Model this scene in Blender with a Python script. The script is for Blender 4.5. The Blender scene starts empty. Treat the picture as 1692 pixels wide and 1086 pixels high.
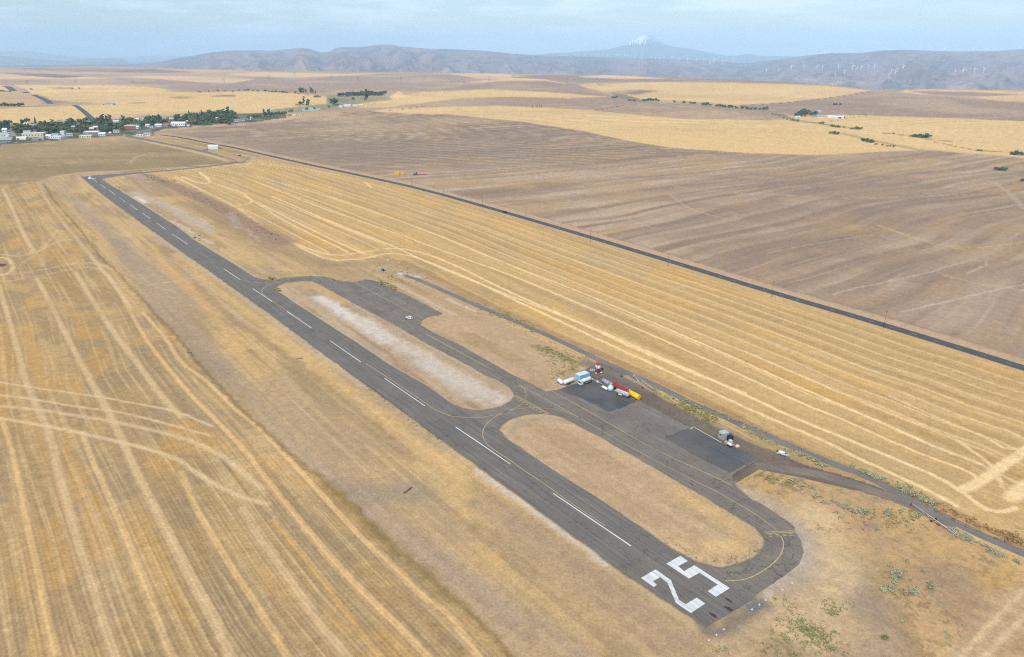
import bpy, bmesh, math, random
import numpy as np
from mathutils import Vector, Matrix
from mathutils.geometry import tessellate_polygon

SC = bpy.context.scene
# ------------------------------------------------------------------ camera
CW, CH, FPX, HY, CAMH = 1692, 1086, 1200.0, 85.0, 146.0
PITCH = math.atan((CH/2-HY)/FPX)
cam_d = bpy.data.cameras.new('camera'); cam = bpy.data.objects.new('camera', cam_d)
SC.collection.objects.link(cam); SC.camera = cam
cam_d.sensor_fit = 'HORIZONTAL'; cam_d.sensor_width = 36.0; cam_d.lens = FPX/CW*36.0
cam_d.clip_start = 1.0; cam_d.clip_end = 400000.0
cam.location = (0, 0, CAMH); cam.rotation_euler = (math.pi/2-PITCH, 0, 0)
# ------------------------------------------------------------------ light
SUN_EL, SUN_AZ = math.radians(48), math.radians(205)     # azimuth clockwise from +Y (behind the camera, a little left)
world = bpy.data.worlds.new("World"); SC.world = world; world.use_nodes = True
wn, wl = world.node_tree.nodes, world.node_tree.links
wn.clear()
w_out = wn.new('ShaderNodeOutputWorld'); w_bg = wn.new('ShaderNodeBackground'); w_sky = wn.new('ShaderNodeTexSky')
w_sky.sky_type = 'NISHITA'; w_sky.sun_disc = False; w_sky.sun_elevation = SUN_EL; w_sky.sun_rotation = SUN_AZ
w_sky.altitude = 400; w_sky.air_density = 1.0; w_sky.dust_density = 0.6; w_sky.ozone_density = 2.0
SKY_STRENGTH = 0.095
# thin cloud veil mixed over the blue sky
w_tc = wn.new('ShaderNodeTexCoord'); w_map = wn.new('ShaderNodeMapping'); w_map.inputs['Scale'].default_value = (2.2, 2.2, 17.0)
w_no = wn.new('ShaderNodeTexNoise'); w_no.inputs['Scale'].default_value = 2.3; w_no.inputs['Detail'].default_value = 6; w_no.inputs['Roughness'].default_value = 0.6
w_ra = wn.new('ShaderNodeValToRGB'); w_ra.color_ramp.elements[0].position = 0.44; w_ra.color_ramp.elements[1].position = 0.62
w_ra.color_ramp.elements[0].color = (0.05, 0.05, 0.05, 1); w_ra.color_ramp.elements[1].color = (0.8, 0.8, 0.8, 1)
w_mix = wn.new('ShaderNodeMixRGB'); w_mix.inputs['Color2'].default_value = (9.6, 10.6, 11.6, 1)
wl.new(w_tc.outputs['Generated'], w_map.inputs['Vector']); wl.new(w_map.outputs[0], w_no.inputs['Vector'])
wl.new(w_no.outputs['Fac'], w_ra.inputs['Fac']); wl.new(w_ra.outputs['Color'], w_mix.inputs['Fac'])
wl.new(w_sky.outputs[0], w_mix.inputs['Color1']); wl.new(w_mix.outputs[0], w_bg.inputs['Color'])
w_bg.inputs['Strength'].default_value = SKY_STRENGTH
wl.new(w_bg.outputs[0], w_out.inputs['Surface'])
sun_d = bpy.data.lights.new('sun', 'SUN'); sun_d.energy = 3.3; sun_d.angle = math.radians(4); sun_d.color = (1.0, 0.955, 0.89)
sun = bpy.data.objects.new('sun', sun_d); SC.collection.objects.link(sun)
_sd = Vector((math.sin(SUN_AZ)*math.cos(SUN_EL), math.cos(SUN_AZ)*math.cos(SUN_EL), math.sin(SUN_EL)))
sun.rotation_euler = _sd.to_track_quat('Z', 'Y').to_euler(); sun.location = (0, -200, 500)
SC.view_settings.view_transform = 'Standard'; SC.view_settings.look = 'None'
SC.view_settings.exposure = 0.36; SC.view_settings.gamma = 1.0
SC.render.engine = 'CYCLES'
SC.cycles.max_bounces = 5; SC.cycles.diffuse_bounces = 2; SC.cycles.volume_bounces = 2; SC.cycles.transparent_max_bounces = 4
SC.cycles.use_denoising = False; SC.cycles.pixel_filter_type = 'BLACKMAN_HARRIS'; SC.cycles.filter_width = 1.15
KALB = 0.74      # display colour -> albedo factor

rng = random.Random(7)
nr = np.random.RandomState(11)

# ------------------------------------------------------------------ helpers
def lin(c, k=KALB):
    c = np.asarray(c, float)/255.0
    l = np.where(c <= 0.04045, c/12.92, ((c+0.055)/1.055)**2.4)
    return l*k

def ray(x, y):
    dx = (x-CW/2)/FPX; dy = -(y-CH/2)/FPX
    return np.array([dx, math.cos(PITCH)+dy*math.sin(PITCH), -math.sin(PITCH)+dy*math.cos(PITCH)])
def G(x, y):
    d = ray(x, y); t = CAMH/(-d[2]); return np.array([d[0]*t, d[1]*t])
def GS(pts): return [G(*p) for p in pts]
def px_az(x): d = ray(x, HY); return math.atan2(d[0], d[1])
def at_range(x, y, r):
    d = ray(x, y); h = math.hypot(d[0], d[1]); return np.array([d[0]/h*r, d[1]/h*r, CAMH+d[2]/h*r])

_TAB = np.random.RandomState(5).rand(512*512).astype(np.float32)
def _hash(ix, iy, s):
    return _TAB[((ix+s*57) & 511)*512+((iy+s*131) & 511)]
def vn(x, y, s=0):
    x = np.asarray(x, float); y = np.asarray(y, float)
    xi = np.floor(x).astype(np.int32); yi = np.floor(y).astype(np.int32); fx = (x-xi).astype(np.float32); fy = (y-yi).astype(np.float32)
    fx = fx*fx*(3-2*fx); fy = fy*fy*(3-2*fy)
    a = _hash(xi, yi, s); b = _hash(xi+1, yi, s); c = _hash(xi, yi+1, s); d = _hash(xi+1, yi+1, s)
    return (a*(1-fx)+b*fx)*(1-fy)+(c*(1-fx)+d*fx)*fy
def fbm(x, y, o=4, s=0, g=0.5):
    t = 0; a = 1; n = 0
    for i in range(o):
        t = t+a*vn(x, y, s+i*17); n += a; a *= g; x = x*2.03+3.1; y = y*2.03+7.7
    return t/n      # 0..1
def sm(a, b, x): t = np.clip((x-a)/(b-a), 0, 1); return t*t*(3-2*t)

# rim: pixel row of the farthest farmland, by pixel column
RIMX = [-700, 0, 150, 250, 400, 700, 846, 1000, 1150, 1269, 1330, 1440, 1692, 2400]
RIMY = [110, 110, 110, 112, 117, 120, 122, 124, 130, 134, 137, 147, 149, 150]
_raz = np.array([px_az(x) for x in RIMX]); _rr = np.array([np.hypot(*G(x, y)) for x, y in zip(RIMX, RIMY)])
def TH(x, y):
    """terrain height"""
    x = np.asarray(x, float); y = np.asarray(y, float)
    r = np.hypot(x, y); az = np.arctan2(x, y)
    amp = sm(1700, 3600, r)*14
    h = amp*(fbm(x/900+5, y/900+1, 3, 5)-0.5)*2
    h = h+amp*0.5*(fbm(x/330, y/330, 2, 9)-0.5)
    rim = np.interp(az, _raz, _rr)
    h = h*(1-sm(0.8, 1.0, r/rim)*0.8)
    d = np.clip(r-rim*1.0, 0, None)
    h = h-np.clip(d*0.16, 0, 460)
    return h
def P(x, y):
    """point where the view ray of photo pixel (x,y) meets the terrain"""
    d = ray(x, y); hl = math.hypot(d[0], d[1]); g = G(x, y); r0 = math.hypot(*g)
    if r0 < 1650: return np.array([g[0], g[1], 0.0])
    rs = np.arange(1500, r0*1.6, 8.0); X = d[0]/hl*rs; Y = d[1]/hl*rs; Z = CAMH+d[2]/hl*rs
    h = TH(X, Y); k = np.argmax(Z <= h)
    if Z[k] > h[k]: k = np.argmin(np.abs(rs-r0))
    return np.array([X[k], Y[k], h[k]])

# ------------------------------------------------------------------ materials
MATS = {}
def _bsdf(m):
    m.use_nodes = True; n = m.node_tree.nodes; return n, m.node_tree.links, n['Principled BSDF']
def mat(name, col, rough=0.7, var=0.12, scale=3.0, metal=0.0, rnd=0.0, k=None, spec=0.3):
    key = (name,)
    if key in MATS: return MATS[key]
    m = bpy.data.materials.new(name); n, l, b = _bsdf(m)
    c = lin(col, KALB if k is None else k)
    b.inputs['Roughness'].default_value = rough; b.inputs['Metallic'].default_value = metal
    b.inputs['Specular IOR Level'].default_value = spec
    tc = n.new('ShaderNodeTexCoord'); no = n.new('ShaderNodeTexNoise'); no.inputs['Scale'].default_value = scale; no.inputs['Detail'].default_value = 5
    l.new(tc.outputs['Object'], no.inputs['Vector'])
    mr = n.new('ShaderNodeMapRange'); mr.inputs['From Min'].default_value = 0.25; mr.inputs['From Max'].default_value = 0.75
    mr.inputs['To Min'].default_value = 1-var; mr.inputs['To Max'].default_value = 1+var
    l.new(no.outputs['Fac'], mr.inputs['Value'])
    hv = n.new('ShaderNodeHueSaturation'); hv.inputs['Color'].default_value = (*c, 1)
    last = mr.outputs[0]
    if rnd:
        oi = n.new('ShaderNodeObjectInfo'); m2 = n.new('ShaderNodeMapRange'); m2.inputs['To Min'].default_value = 1-rnd; m2.inputs['To Max'].default_value = 1+rnd
        l.new(oi.outputs['Random'], m2.inputs['Value']); mm = n.new('ShaderNodeMath'); mm.operation = 'MULTIPLY'
        l.new(m2.outputs[0], mm.inputs[0]); l.new(mr.outputs[0], mm.inputs[1]); last = mm.outputs[0]
        m3 = n.new('ShaderNodeMapRange'); m3.inputs['To Min'].default_value = 0.485; m3.inputs['To Max'].default_value = 0.515
        l.new(oi.outputs['Random'], m3.inputs['Value']); l.new(m3.outputs[0], hv.inputs['Hue'])
    l.new(last, hv.inputs['Value']); l.new(hv.outputs[0], b.inputs['Base Color'])
    MATS[key] = m; return m

def attr_mat(name, rough=0.95, grain=((1.1, .20), (4.0, .15), (0.28, .10)), rows=False):
    """ground material: field albedo from the terrain's own attribute, broken up by three noises and drill rows"""
    m = bpy.data.materials.new(name); n, l, b = _bsdf(m)
    b.inputs['Roughness'].default_value = rough; b.inputs['Specular IOR Level'].default_value = 0.05
    at = n.new('ShaderNodeAttribute'); at.attribute_name = 'albedo'
    tc = n.new('ShaderNodeTexCoord'); cur = at.outputs['Color']
    fac = None
    for i, (sc, am) in enumerate(grain):
        no = n.new('ShaderNodeTexNoise'); no.inputs['Scale'].default_value = sc; no.inputs['Detail'].default_value = 3; no.inputs['Roughness'].default_value = 0.65
        l.new(tc.outputs['Object'], no.inputs['Vector'])
        mr = n.new('ShaderNodeMapRange'); mr.inputs['From Min'].default_value = 0.28; mr.inputs['From Max'].default_value = 0.72
        mr.inputs['To Min'].default_value = 1-am; mr.inputs['To Max'].default_value = 1+am
        l.new(no.outputs['Fac'], mr.inputs['Value'])
        if fac is None: fac = mr.outputs[0]
        else:
            mu = n.new('ShaderNodeMath'); mu.operation = 'MULTIPLY'; l.new(fac, mu.inputs[0]); l.new(mr.outputs[0], mu.inputs[1]); fac = mu.outputs[0]
    if rows:
        ra = n.new('ShaderNodeAttribute'); ra.attribute_name = 'rows'      # (row coordinate, strength, 0)
        sp = n.new('ShaderNodeSeparateXYZ'); l.new(ra.outputs['Vector'], sp.inputs[0])
        s1 = n.new('ShaderNodeMath'); s1.operation = 'MULTIPLY'; s1.inputs[1].default_value = 2*math.pi/1.3; l.new(sp.outputs[0], s1.inputs[0])
        s2 = n.new('ShaderNodeMath'); s2.operation = 'SINE'; l.new(s1.outputs[0], s2.inputs[0])
        s3 = n.new('ShaderNodeMath'); s3.operation = 'MULTIPLY'; l.new(s2.outputs[0], s3.inputs[0]); l.new(sp.outputs[1], s3.inputs[1])
        s4 = n.new('ShaderNodeMath'); s4.operation = 'ADD'; s4.inputs[1].default_value = 1.0; l.new(s3.outputs[0], s4.inputs[0])
        mu = n.new('ShaderNodeMath'); mu.operation = 'MULTIPLY'; l.new(fac, mu.inputs[0]); l.new(s4.outputs[0], mu.inputs[1]); fac = mu.outputs[0]
    vm = n.new('ShaderNodeVectorMath'); vm.operation = 'SCALE'; l.new(cur, vm.inputs[0]); l.new(fac, vm.inputs['Scale'])
    l.new(vm.outputs[0], b.inputs['Base Color'])
    return m

def paved_mat(name, col, theta, streak=0.13, fine=0.12, seams=0.10, seam_w=3.05, rough=0.85, blot=0.08, stain=None, crack=0.0):
    """asphalt: streaks and paving seams run along theta"""
    m = bpy.data.materials.new(name); n, l, b = _bsdf(m)
    b.inputs['Roughness'].default_value = rough; b.inputs['Specular IOR Level'].default_value = 0.25
    tc = n.new('ShaderNodeTexCoord'); mp = n.new('ShaderNodeMapping'); mp.inputs['Rotation'].default_value = (0, 0, -theta)
    l.new(tc.outputs['Object'], mp.inputs['Vector'])
    def noise(scale, sc, am, lo=0.3, hi=0.7, det=4):
        v = n.new('ShaderNodeVectorMath'); v.operation = 'MULTIPLY'; v.inputs[1].default_value = scale; l.new(mp.outputs[0], v.inputs[0])
        no = n.new('ShaderNodeTexNoise'); no.inputs['Scale'].default_value = sc; no.inputs['Detail'].default_value = det; l.new(v.outputs[0], no.inputs['Vector'])
        mr = n.new('ShaderNodeMapRange'); mr.inputs['From Min'].default_value = lo; mr.inputs['From Max'].default_value = hi
        mr.inputs['To Min'].default_value = 1-am; mr.inputs['To Max'].default_value = 1+am; l.new(no.outputs['Fac'], mr.inputs['Value']); return mr.outputs[0]
    facs = [noise((0.02, 0.9, 1), 1.0, streak), noise((1, 1, 1), 2.2, fine), noise((1, 1, 1), 0.09, blot), noise((0.1, 3.0, 1), 1.0, streak*0.7)]
    if seams:
        sp = n.new('ShaderNodeSeparateXYZ'); l.new(mp.outputs[0], sp.inputs[0])
        a = n.new('ShaderNodeMath'); a.operation = 'MULTIPLY'; a.inputs[1].default_value = 1/seam_w; l.new(sp.outputs[1], a.inputs[0])
        fr = n.new('ShaderNodeMath'); fr.operation = 'FRACT'; l.new(a.outputs[0], fr.inputs[0])
        lt = n.new('ShaderNodeMath'); lt.operation = 'LESS_THAN'; lt.inputs[1].default_value = 0.07; l.new(fr.outputs[0], lt.inputs[0])
        mr = n.new('ShaderNodeMapRange'); mr.inputs['To Min'].default_value = 1.0; mr.inputs['To Max'].default_value = 1-seams; l.new(lt.outputs[0], mr.inputs['Value']); facs.append(mr.outputs[0])
    if crack:
        vo = n.new('ShaderNodeTexVoronoi'); vo.feature = 'DISTANCE_TO_EDGE'; vo.inputs['Scale'].default_value = 0.11
        wv = n.new('ShaderNodeTexNoise'); wv.inputs['Scale'].default_value = 0.5; l.new(mp.outputs[0], wv.inputs['Vector'])
        ad = n.new('ShaderNodeVectorMath'); ad.operation = 'MULTIPLY_ADD'; ad.inputs[1].default_value = (6, 6, 0); l.new(wv.outputs['Color'], ad.inputs[0]); l.new(mp.outputs[0], ad.inputs[2])
        l.new(ad.outputs[0], vo.inputs['Vector'])
        lt = n.new('ShaderNodeMath'); lt.operation = 'LESS_THAN'; lt.inputs[1].default_value = 0.013; l.new(vo.outputs['Distance'], lt.inputs[0])
        mr = n.new('ShaderNodeMapRange'); mr.inputs['To Min'].default_value = 1.0; mr.inputs['To Max'].default_value = 1-crack; l.new(lt.outputs[0], mr.inputs['Value']); facs.append(mr.outputs[0])
    f = facs[0]
    for g in facs[1:]:
        mu = n.new('ShaderNodeMath'); mu.operation = 'MULTIPLY'; l.new(f, mu.inputs[0]); l.new(g, mu.inputs[1]); f = mu.outputs[0]
    c = lin(col)
    vm = n.new('ShaderNodeVectorMath'); vm.operation = 'SCALE'; vm.inputs[0].default_value = tuple(c); l.new(f, vm.inputs['Scale'])
    out = vm.outputs[0]
    if stain is not None:      # dusty tone over part of the surface
        no = n.new('ShaderNodeTexNoise'); no.inputs['Scale'].default_value = 0.05; no.inputs['Detail'].default_value = 6; l.new(mp.outputs[0], no.inputs['Vector'])
        mr = n.new('ShaderNodeMapRange'); mr.inputs['From Min'].default_value = 0.4; mr.inputs['From Max'].default_value = 0.68; mr.inputs['To Max'].default_value = 0.75; l.new(no.outputs['Fac'], mr.inputs['Value'])
        mx = n.new('ShaderNodeMixRGB'); l.new(mr.outputs[0], mx.inputs['Fac']); l.new(out, mx.inputs['Color1']); mx.inputs['Color2'].default_value = (*lin(stain), 1); out = mx.outputs[0]
    l.new(out, b.inputs['Base Color'])
    return m

# ------------------------------------------------------------------ object helpers
def link(o, parent=None, kind=None, label=None, cat=None, group=None):
    SC.collection.objects.link(o)
    if parent is not None: o.parent = parent
    if kind: o['kind'] = kind
    if label: o['label'] = label
    if cat: o['category'] = cat
    if group: o['group'] = group
    return o
def thing(name, label, cat, loc=(0, 0, 0), rz=0.0, group=None):
    o = bpy.data.objects.new(name, None); o.empty_display_size = 0.5
    o.location = tuple(float(v) for v in loc); o.rotation_euler = (0, 0, rz)
    return link(o, None, None, label, cat, group)
class MB:
    def __init__(s): s.v = []; s.f = []; s.sm = []
    def add(s, vs, fs, smooth=False):
        b = len(s.v); s.v += [tuple(map(float, v)) for v in vs]; s.f += [tuple(i+b for i in f) for f in fs]; s.sm += [smooth]*len(fs); return s
    def box(s, c, d, rz=0.0, taper=1.0):
        x, y, z = [t/2 for t in d]; ca, sa = math.cos(rz), math.sin(rz); vs = []
        for zz, k in ((-z, 1.0), (z, taper)):
            for xx, yy in ((-x, -y), (x, -y), (x, y), (-x, y)):
                X, Y = xx*k, yy*k; vs.append((c[0]+X*ca-Y*sa, c[1]+X*sa+Y*ca, c[2]+zz))
        return s.add(vs, [(0, 3, 2, 1), (4, 5, 6, 7), (0, 1, 5, 4), (1, 2, 6, 5), (2, 3, 7, 6), (3, 0, 4, 7)])
    def tube(s, a, b, r, n=10, r2=None, dome=0.0, caps=True):
        a = Vector(a); b = Vector(b); r2 = r if r2 is None else r2; d = (b-a).normalized()
        up = Vector((0, 0, 1)) if abs(d.z) < 0.9 else Vector((1, 0, 0)); u = d.cross(up).normalized(); w = d.cross(u)
        prof = []
        if dome:
            for q in (0.0, 0.35, 0.7, 0.92): prof.append((a-d*dome*math.cos(math.asin(q) if q < 1 else 1), max(r*q, 0.001)))
        prof += [(a, r), (b, r2)]
        if dome:
            for q in (0.92, 0.7, 0.35, 0.0): prof.append((b+d*dome*math.cos(math.asin(q)), max(r2*q, 0.001)))
        vs = []; fs = []
        for c, rr in prof:
            for k in range(n):
                t = 2*math.pi*k/n; vs.append(c+(u*math.cos(t)+w*math.sin(t))*rr)
        m = len(prof)
        for i in range(m-1):
            for k in range(n): fs.append((i*n+k, i*n+(k+1) % n, (i+1)*n+(k+1) % n, (i+1)*n+k))
        s.add(vs, fs, True)
        if caps: s.f += [tuple(len(s.v)-n*m+k for k in range(n))[::-1], tuple(len(s.v)-n+k for k in range(n))]; s.sm += [False, False]
        return s
    def prism(s, prof, x0, x1, axis='x'):
        """profile of (a,z) extruded along x (or y)"""
        n = len(prof); vs = []
        for x in (x0, x1):
            for a, z in prof: vs.append((x, a, z) if axis == 'x' else (a, x, z))
        fs = [tuple(range(n))[::-1], tuple(range(n, 2*n))]+[(k, (k+1) % n, n+(k+1) % n, n+k) for k in range(n)]
        return s.add(vs, fs)
    def build(s, name, m, parent=None, **kw):
        me = bpy.data.meshes.new(name); me.from_pydata(s.v, [], s.f); me.polygons.foreach_set('use_smooth', s.sm)
        if m is not None: me.materials.append(m)
        me.update(); return link(bpy.data.objects.new(name, me), parent, **kw)

# ------------------------------------------------------------------ paving geometry (photo pixels, laid on the ground plane)
RW_L = [(134, 292), (168, 320), (216, 355), (279, 400), (400, 485), (503, 560), (540, 588), (681, 690), (720, 719), (805, 780), (880, 835), (1011, 930), (1040, 952), (1168, 1036)]
RW_R = [(1242, 993), (1214, 973.7), (1140, 929.5), (1099, 900), (988, 823), (917, 780), (867, 745), (822, 716), (747, 668), (706, 638), (653, 609), (581, 561), (548, 540), (503, 511), (452, 478), (421.5, 459), (400, 445), (320, 396), (291, 374), (224, 331), (168, 297), (160, 291)]
ISL1 = [(453, 479), (457.5, 473), (472, 467), (496, 464), (515, 464.7), (527, 468), (543.6, 478), (561.6, 487.5), (600, 509), (660, 540), (699, 563.5), (760, 595), (804, 620), (829, 630), (846.6, 642), (852, 651.7), (848, 661), (835, 670), (808, 678), (779, 679), (754, 673), (732, 660), (706, 640), (653, 611), (581, 563), (503, 513)]
ISL2 = [(822, 711), (826, 702.5), (838, 693.6), (860, 686), (882, 682.6), (908.5, 683.6), (933.5, 690), (960, 704), (1020, 736), (1100, 783), (1150, 811), (1180, 830), (1208, 846), (1236, 862), (1256, 877), (1264.5, 892.7), (1264.5, 907), (1256, 918), (1236, 929), (1202, 939.8), (1180, 939), (1158, 932), (1140, 925), (1099, 902), (988, 825), (917, 782), (867, 747), (840, 730)]
TAXI = [(421.5, 459), (436, 463), (450, 463.5), (472, 460), (496, 457), (519.7, 456.6), (541, 458.7), (555.6, 463.5), (567.6, 466), (586.7, 466), (608, 462), (625.5, 467), (733, 518.7), (710.5, 522.5), (697, 530), (695.5, 537.5), (718, 551), (760, 570), (848, 620), (882, 636), (902.6, 647), (922, 643.5), (947.5, 635), (962, 630), (985, 628), (1010, 636), (1060, 664), (1130, 702), (1146, 705.5), (1192, 731), (1253, 759), (1210, 784), (1212, 802.5), (1228, 816.6), (1247.6, 830.7), (1287, 853), (1309.6, 873), (1323.6, 892.7), (1328, 912), (1321, 932), (1304, 946), (1278.6, 963), (1250, 983), (1242, 993), (1205, 975), (1090, 902), (900, 775), (700, 640), (545, 545), (415, 460)]
TAXIW = [(134, 292.5), (158, 289.7), (204, 286.8), (227.7, 285), (275.6, 281.2), (320, 277), (352, 273.2), (378, 269.5), (391, 265.8), (386, 263), (375, 260.5), (350, 252.5), (330, 247), (282, 238), (215, 224.2), (207, 224.2), (207, 226), (240, 232.6), (282, 240.5), (325, 249.3), (350, 255.5), (372, 261), (387, 265), (398, 268.5), (411, 261.3), (385, 255.5), (386, 255), (412, 261), (402, 269.5), (390, 270.3), (352, 275), (320, 278.6), (275.6, 283), (227.7, 287), (199, 290.8), (177.5, 294), (168, 297), (160, 300)]
THETA = math.radians(-52.5)

def densify(pts, step, jit=0.0, closed=True):
    out = []; n = len(pts)
    for i in range(n if closed else n-1):
        a = np.asarray(pts[i], float); b = np.asarray(pts[(i+1) % n], float); L = np.hypot(*(b-a)[:2]); k = max(1, int(L/step))
        for j in range(k): out.append(a+(b-a)*j/k)
    if not closed: out.append(np.asarray(pts[-1], float))
    if jit:
        o = np.array(out); o[:, 0] += (vn(o[:, 0]/1.1, o[:, 1]/1.1, 3)-.5)*2*jit; o[:, 1] += (vn(o[:, 0]/1.1+40, o[:, 1]/1.1, 4)-.5)*2*jit; out = list(o)
    return out
def smooth_poly(pts, it=2, closed=True):
    p = [np.asarray(q, float) for q in pts]
    for _ in range(it):
        o = []; n = len(p)
        rngi = range(n) if closed else range(n-1)
        if not closed: o.append(p[0])
        for i in rngi:
            a = p[i]; b = p[(i+1) % n]; o += [a*.75+b*.25, a*.25+b*.75]
        if not closed: o.append(p[-1])
        p = o
    return p
def sheet(name, loops, z, m, jit=0.12, step=1.5, parent=None, kind='structure', **kw):
    lp = [[Vector((q[0], q[1], z)) for q in densify(l, step, jit)] for l in loops]
    flat = [v for l in lp for v in l]; tris = tessellate_polygon(lp)
    me = bpy.data.meshes.new(name); me.from_pydata([tuple(v) for v in flat], [], [tuple(t) for t in tris])
    bm = bmesh.new(); bm.from_mesh(me); bm.normal_update()
    for f in bm.faces:
        if f.normal.z < 0: f.normal_flip()
    bm.to_mesh(me); bm.free()
    me.materials.append(m); o = bpy.data.objects.new(name, me); return link(o, parent, kind, **kw)
def ribbon(name, pts, w, z, m, parent=None, drape=False, kind='structure', **kw):
    """strip of width w along world points (x,y) or (x,y,z)"""
    p = np.array([q[:2] for q in pts]); t = np.gradient(p, axis=0); t /= np.hypot(t[:, 0], t[:, 1])[:, None]+1e-9
    nn = np.stack([-t[:, 1], t[:, 0]], 1); L = p+nn*w/2; R = p-nn*w/2
    zl = np.full(len(p), z); zr = zl.copy()
    if drape: zl = TH(L[:, 0], L[:, 1])+z; zr = TH(R[:, 0], R[:, 1])+z
    vs = [(*a, b) for a, b in zip(L, zl)]+[(*a, b) for a, b in zip(R, zr)]; n = len(p)
    mb = MB().add(vs, [(n+i, n+i+1, i+1, i) for i in range(n-1)]); return mb.build(name, m, parent, kind=kind, **kw)

# ------------------------------------------------------------------ ground sheet
NC = 1640; AZ = np.radians(np.linspace(-46, 46, NC))
dep = np.arange(49.5, 2.0, -0.062); rr = CAMH/np.tan(np.radians(dep)); rr = list(rr)
while rr[-1] < 9000: rr.append(rr[-1]*1.0075)
while rr[-1] < 110000: rr.append(rr[-1]*1.06)
RR = np.array(rr); NR = len(RR)
XX = RR[:, None]*np.sin(AZ)[None]; YY = RR[:, None]*np.cos(AZ)[None]
ZZ = np.zeros_like(XX); _i0 = np.searchsorted(RR, 1650); ZZ[_i0:] = TH(XX[_i0:], YY[_i0:])
# photo position of every ground vertex (used only to decide which traced field it lies in)
_d = np.stack([XX, YY, ZZ-CAMH]); _u = _d[2]*math.cos(PITCH)+_d[1]*math.sin(PITCH); _f = _d[1]*math.cos(PITCH)-_d[2]*math.sin(PITCH)
PX = CW/2+FPX*_d[0]/_f; PY = CH/2-FPX*_u/_f
del _d, _u, _f
WX = PX+(fbm(XX/14, YY/14, 2, 77)-.5)*3.0*sm(1200, 600, RR)[:, None]*1.0; WY = PY+(fbm(XX/14, YY/14, 2, 78)-.5)*2.2*sm(1200, 500, RR)[:, None]
COL = np.empty((NR, NC, 3)); ROWC = np.zeros((NR, NC)); ROWS = np.zeros((NR, NC))

def pmask(poly, oy=0.0, ox=0.0):
    """vertices inside a traced field outline"""
    p = np.array(poly, float); m = np.zeros((NR, NC), bool)
    y0, y1 = p[:, 1].min()-3, p[:, 1].max()+3
    rows = np.where((WY.min(1) <= y1) & (WY.max(1) >= y0))[0]
    if len(rows) == 0: return m
    a, b = rows[0], rows[-1]+1; x = WX[a:b]+ox; y = WY[a:b]+oy; ins = np.zeros(x.shape, bool)
    for i in range(len(p)):
        xa, ya = p[i]; xb, yb = p[i-1]
        if ya == yb: continue
        c = ((ya > y) != (yb > y)) & (x < (xb-xa)*(y-ya)/(yb-ya)+xa); ins ^= c
    m[a:b] = ins; return m
def softfill(poly, col, s=.55, keep=None):
    w = sum(pmask(poly, s*o, s*q).astype(np.float32) for o, q in ((-.9, .4), (-.3, -.4), (.3, .4), (.9, -.4)))/4
    if keep is not None: w = w*keep
    mixc(w, col)
def fillc(mask, col): COL[mask] = lin(col)
def mixc(w, col, sub=None):
    c = lin(col) if len(np.shape(col)) == 1 else col
    if sub is None: COL[...] = COL*(1-w[..., None])+c*w[..., None]
    else: COL[sub] = COL[sub]*(1-w[..., None])+c*w[..., None]
def wline(pts, w, col, alpha=1.0, soft=0.5, rag=0.0, world=False, mask=None, fade=0.0):
    """paint a soft band along a traced line; w is its width in metres"""
    q = np.array(pts if world else GS(pts)); q = np.array(smooth_poly(q, 1, False)); mg = w*1.6+2
    az = np.arctan2(q[:, 0], q[:, 1]); r = np.hypot(q[:, 0], q[:, 1])
    r0, r1 = max(r.min()*0.93-mg, 1), r.max()+mg
    i0, i1 = np.searchsorted(RR, r0), np.searchsorted(RR, r1); am = mg/max(r.min(), 60)
    j0, j1 = np.searchsorted(AZ, az.min()-am), np.searchsorted(AZ, az.max()+am)
    if i1 <= i0 or j1 <= j0: return
    x = XX[i0:i1, j0:j1]; y = YY[i0:i1, j0:j1]
    if rag: x = x+(fbm(x/4, y/4, 3, 31)-.5)*rag; y = y+(fbm(x/4+9, y/4, 3, 32)-.5)*rag
    D = np.full(x.shape, 1e9); T = np.zeros(x.shape); ntot = len(q)-1
    for k in range(ntot):
        a, b = q[k], q[k+1]; ab = b-a; L2 = ab@ab+1e-9
        t = np.clip(((x-a[0])*ab[0]+(y-a[1])*ab[1])/L2, 0, 1)
        d = np.hypot(x-a[0]-t*ab[0], y-a[1]-t*ab[1]); up = d < D; D = np.where(up, d, D); T = np.where(up, (k+t)/ntot, T)
    W = (1-sm(w/2*(1-soft), w/2*(1+soft), D))*alpha
    if fade: W = W*sm(0, fade, T)*sm(0, fade, 1-T)
    if mask is not None: W = W*mask[i0:i1, j0:j1]
    mixc(W, col, (slice(i0, i1), slice(j0, j1)))

# coordinates along / across the strip
ca, sa = math.cos(THETA), math.sin(THETA)
UA = XX*ca+YY*sa; VA = -XX*sa+YY*ca
def fb(a, b, o=4, s=0): return fbm(UA/a, VA/b, o, s)
n_big = fb(160, 60, 4, 1); n_mid = fb(30, 12, 4, 2); n_str = fb(70, 2.2, 3, 3); n_fine = fbm(XX/2.3, YY/2.3, 3, 4); n_str2 = fb(140, 6, 3, 6)
n_iso = fbm(XX/25, YY/25, 4, 8)

# base: straw coloured farmland
fillc(np.ones((NR, NC), bool), (190, 158, 120))
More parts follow.
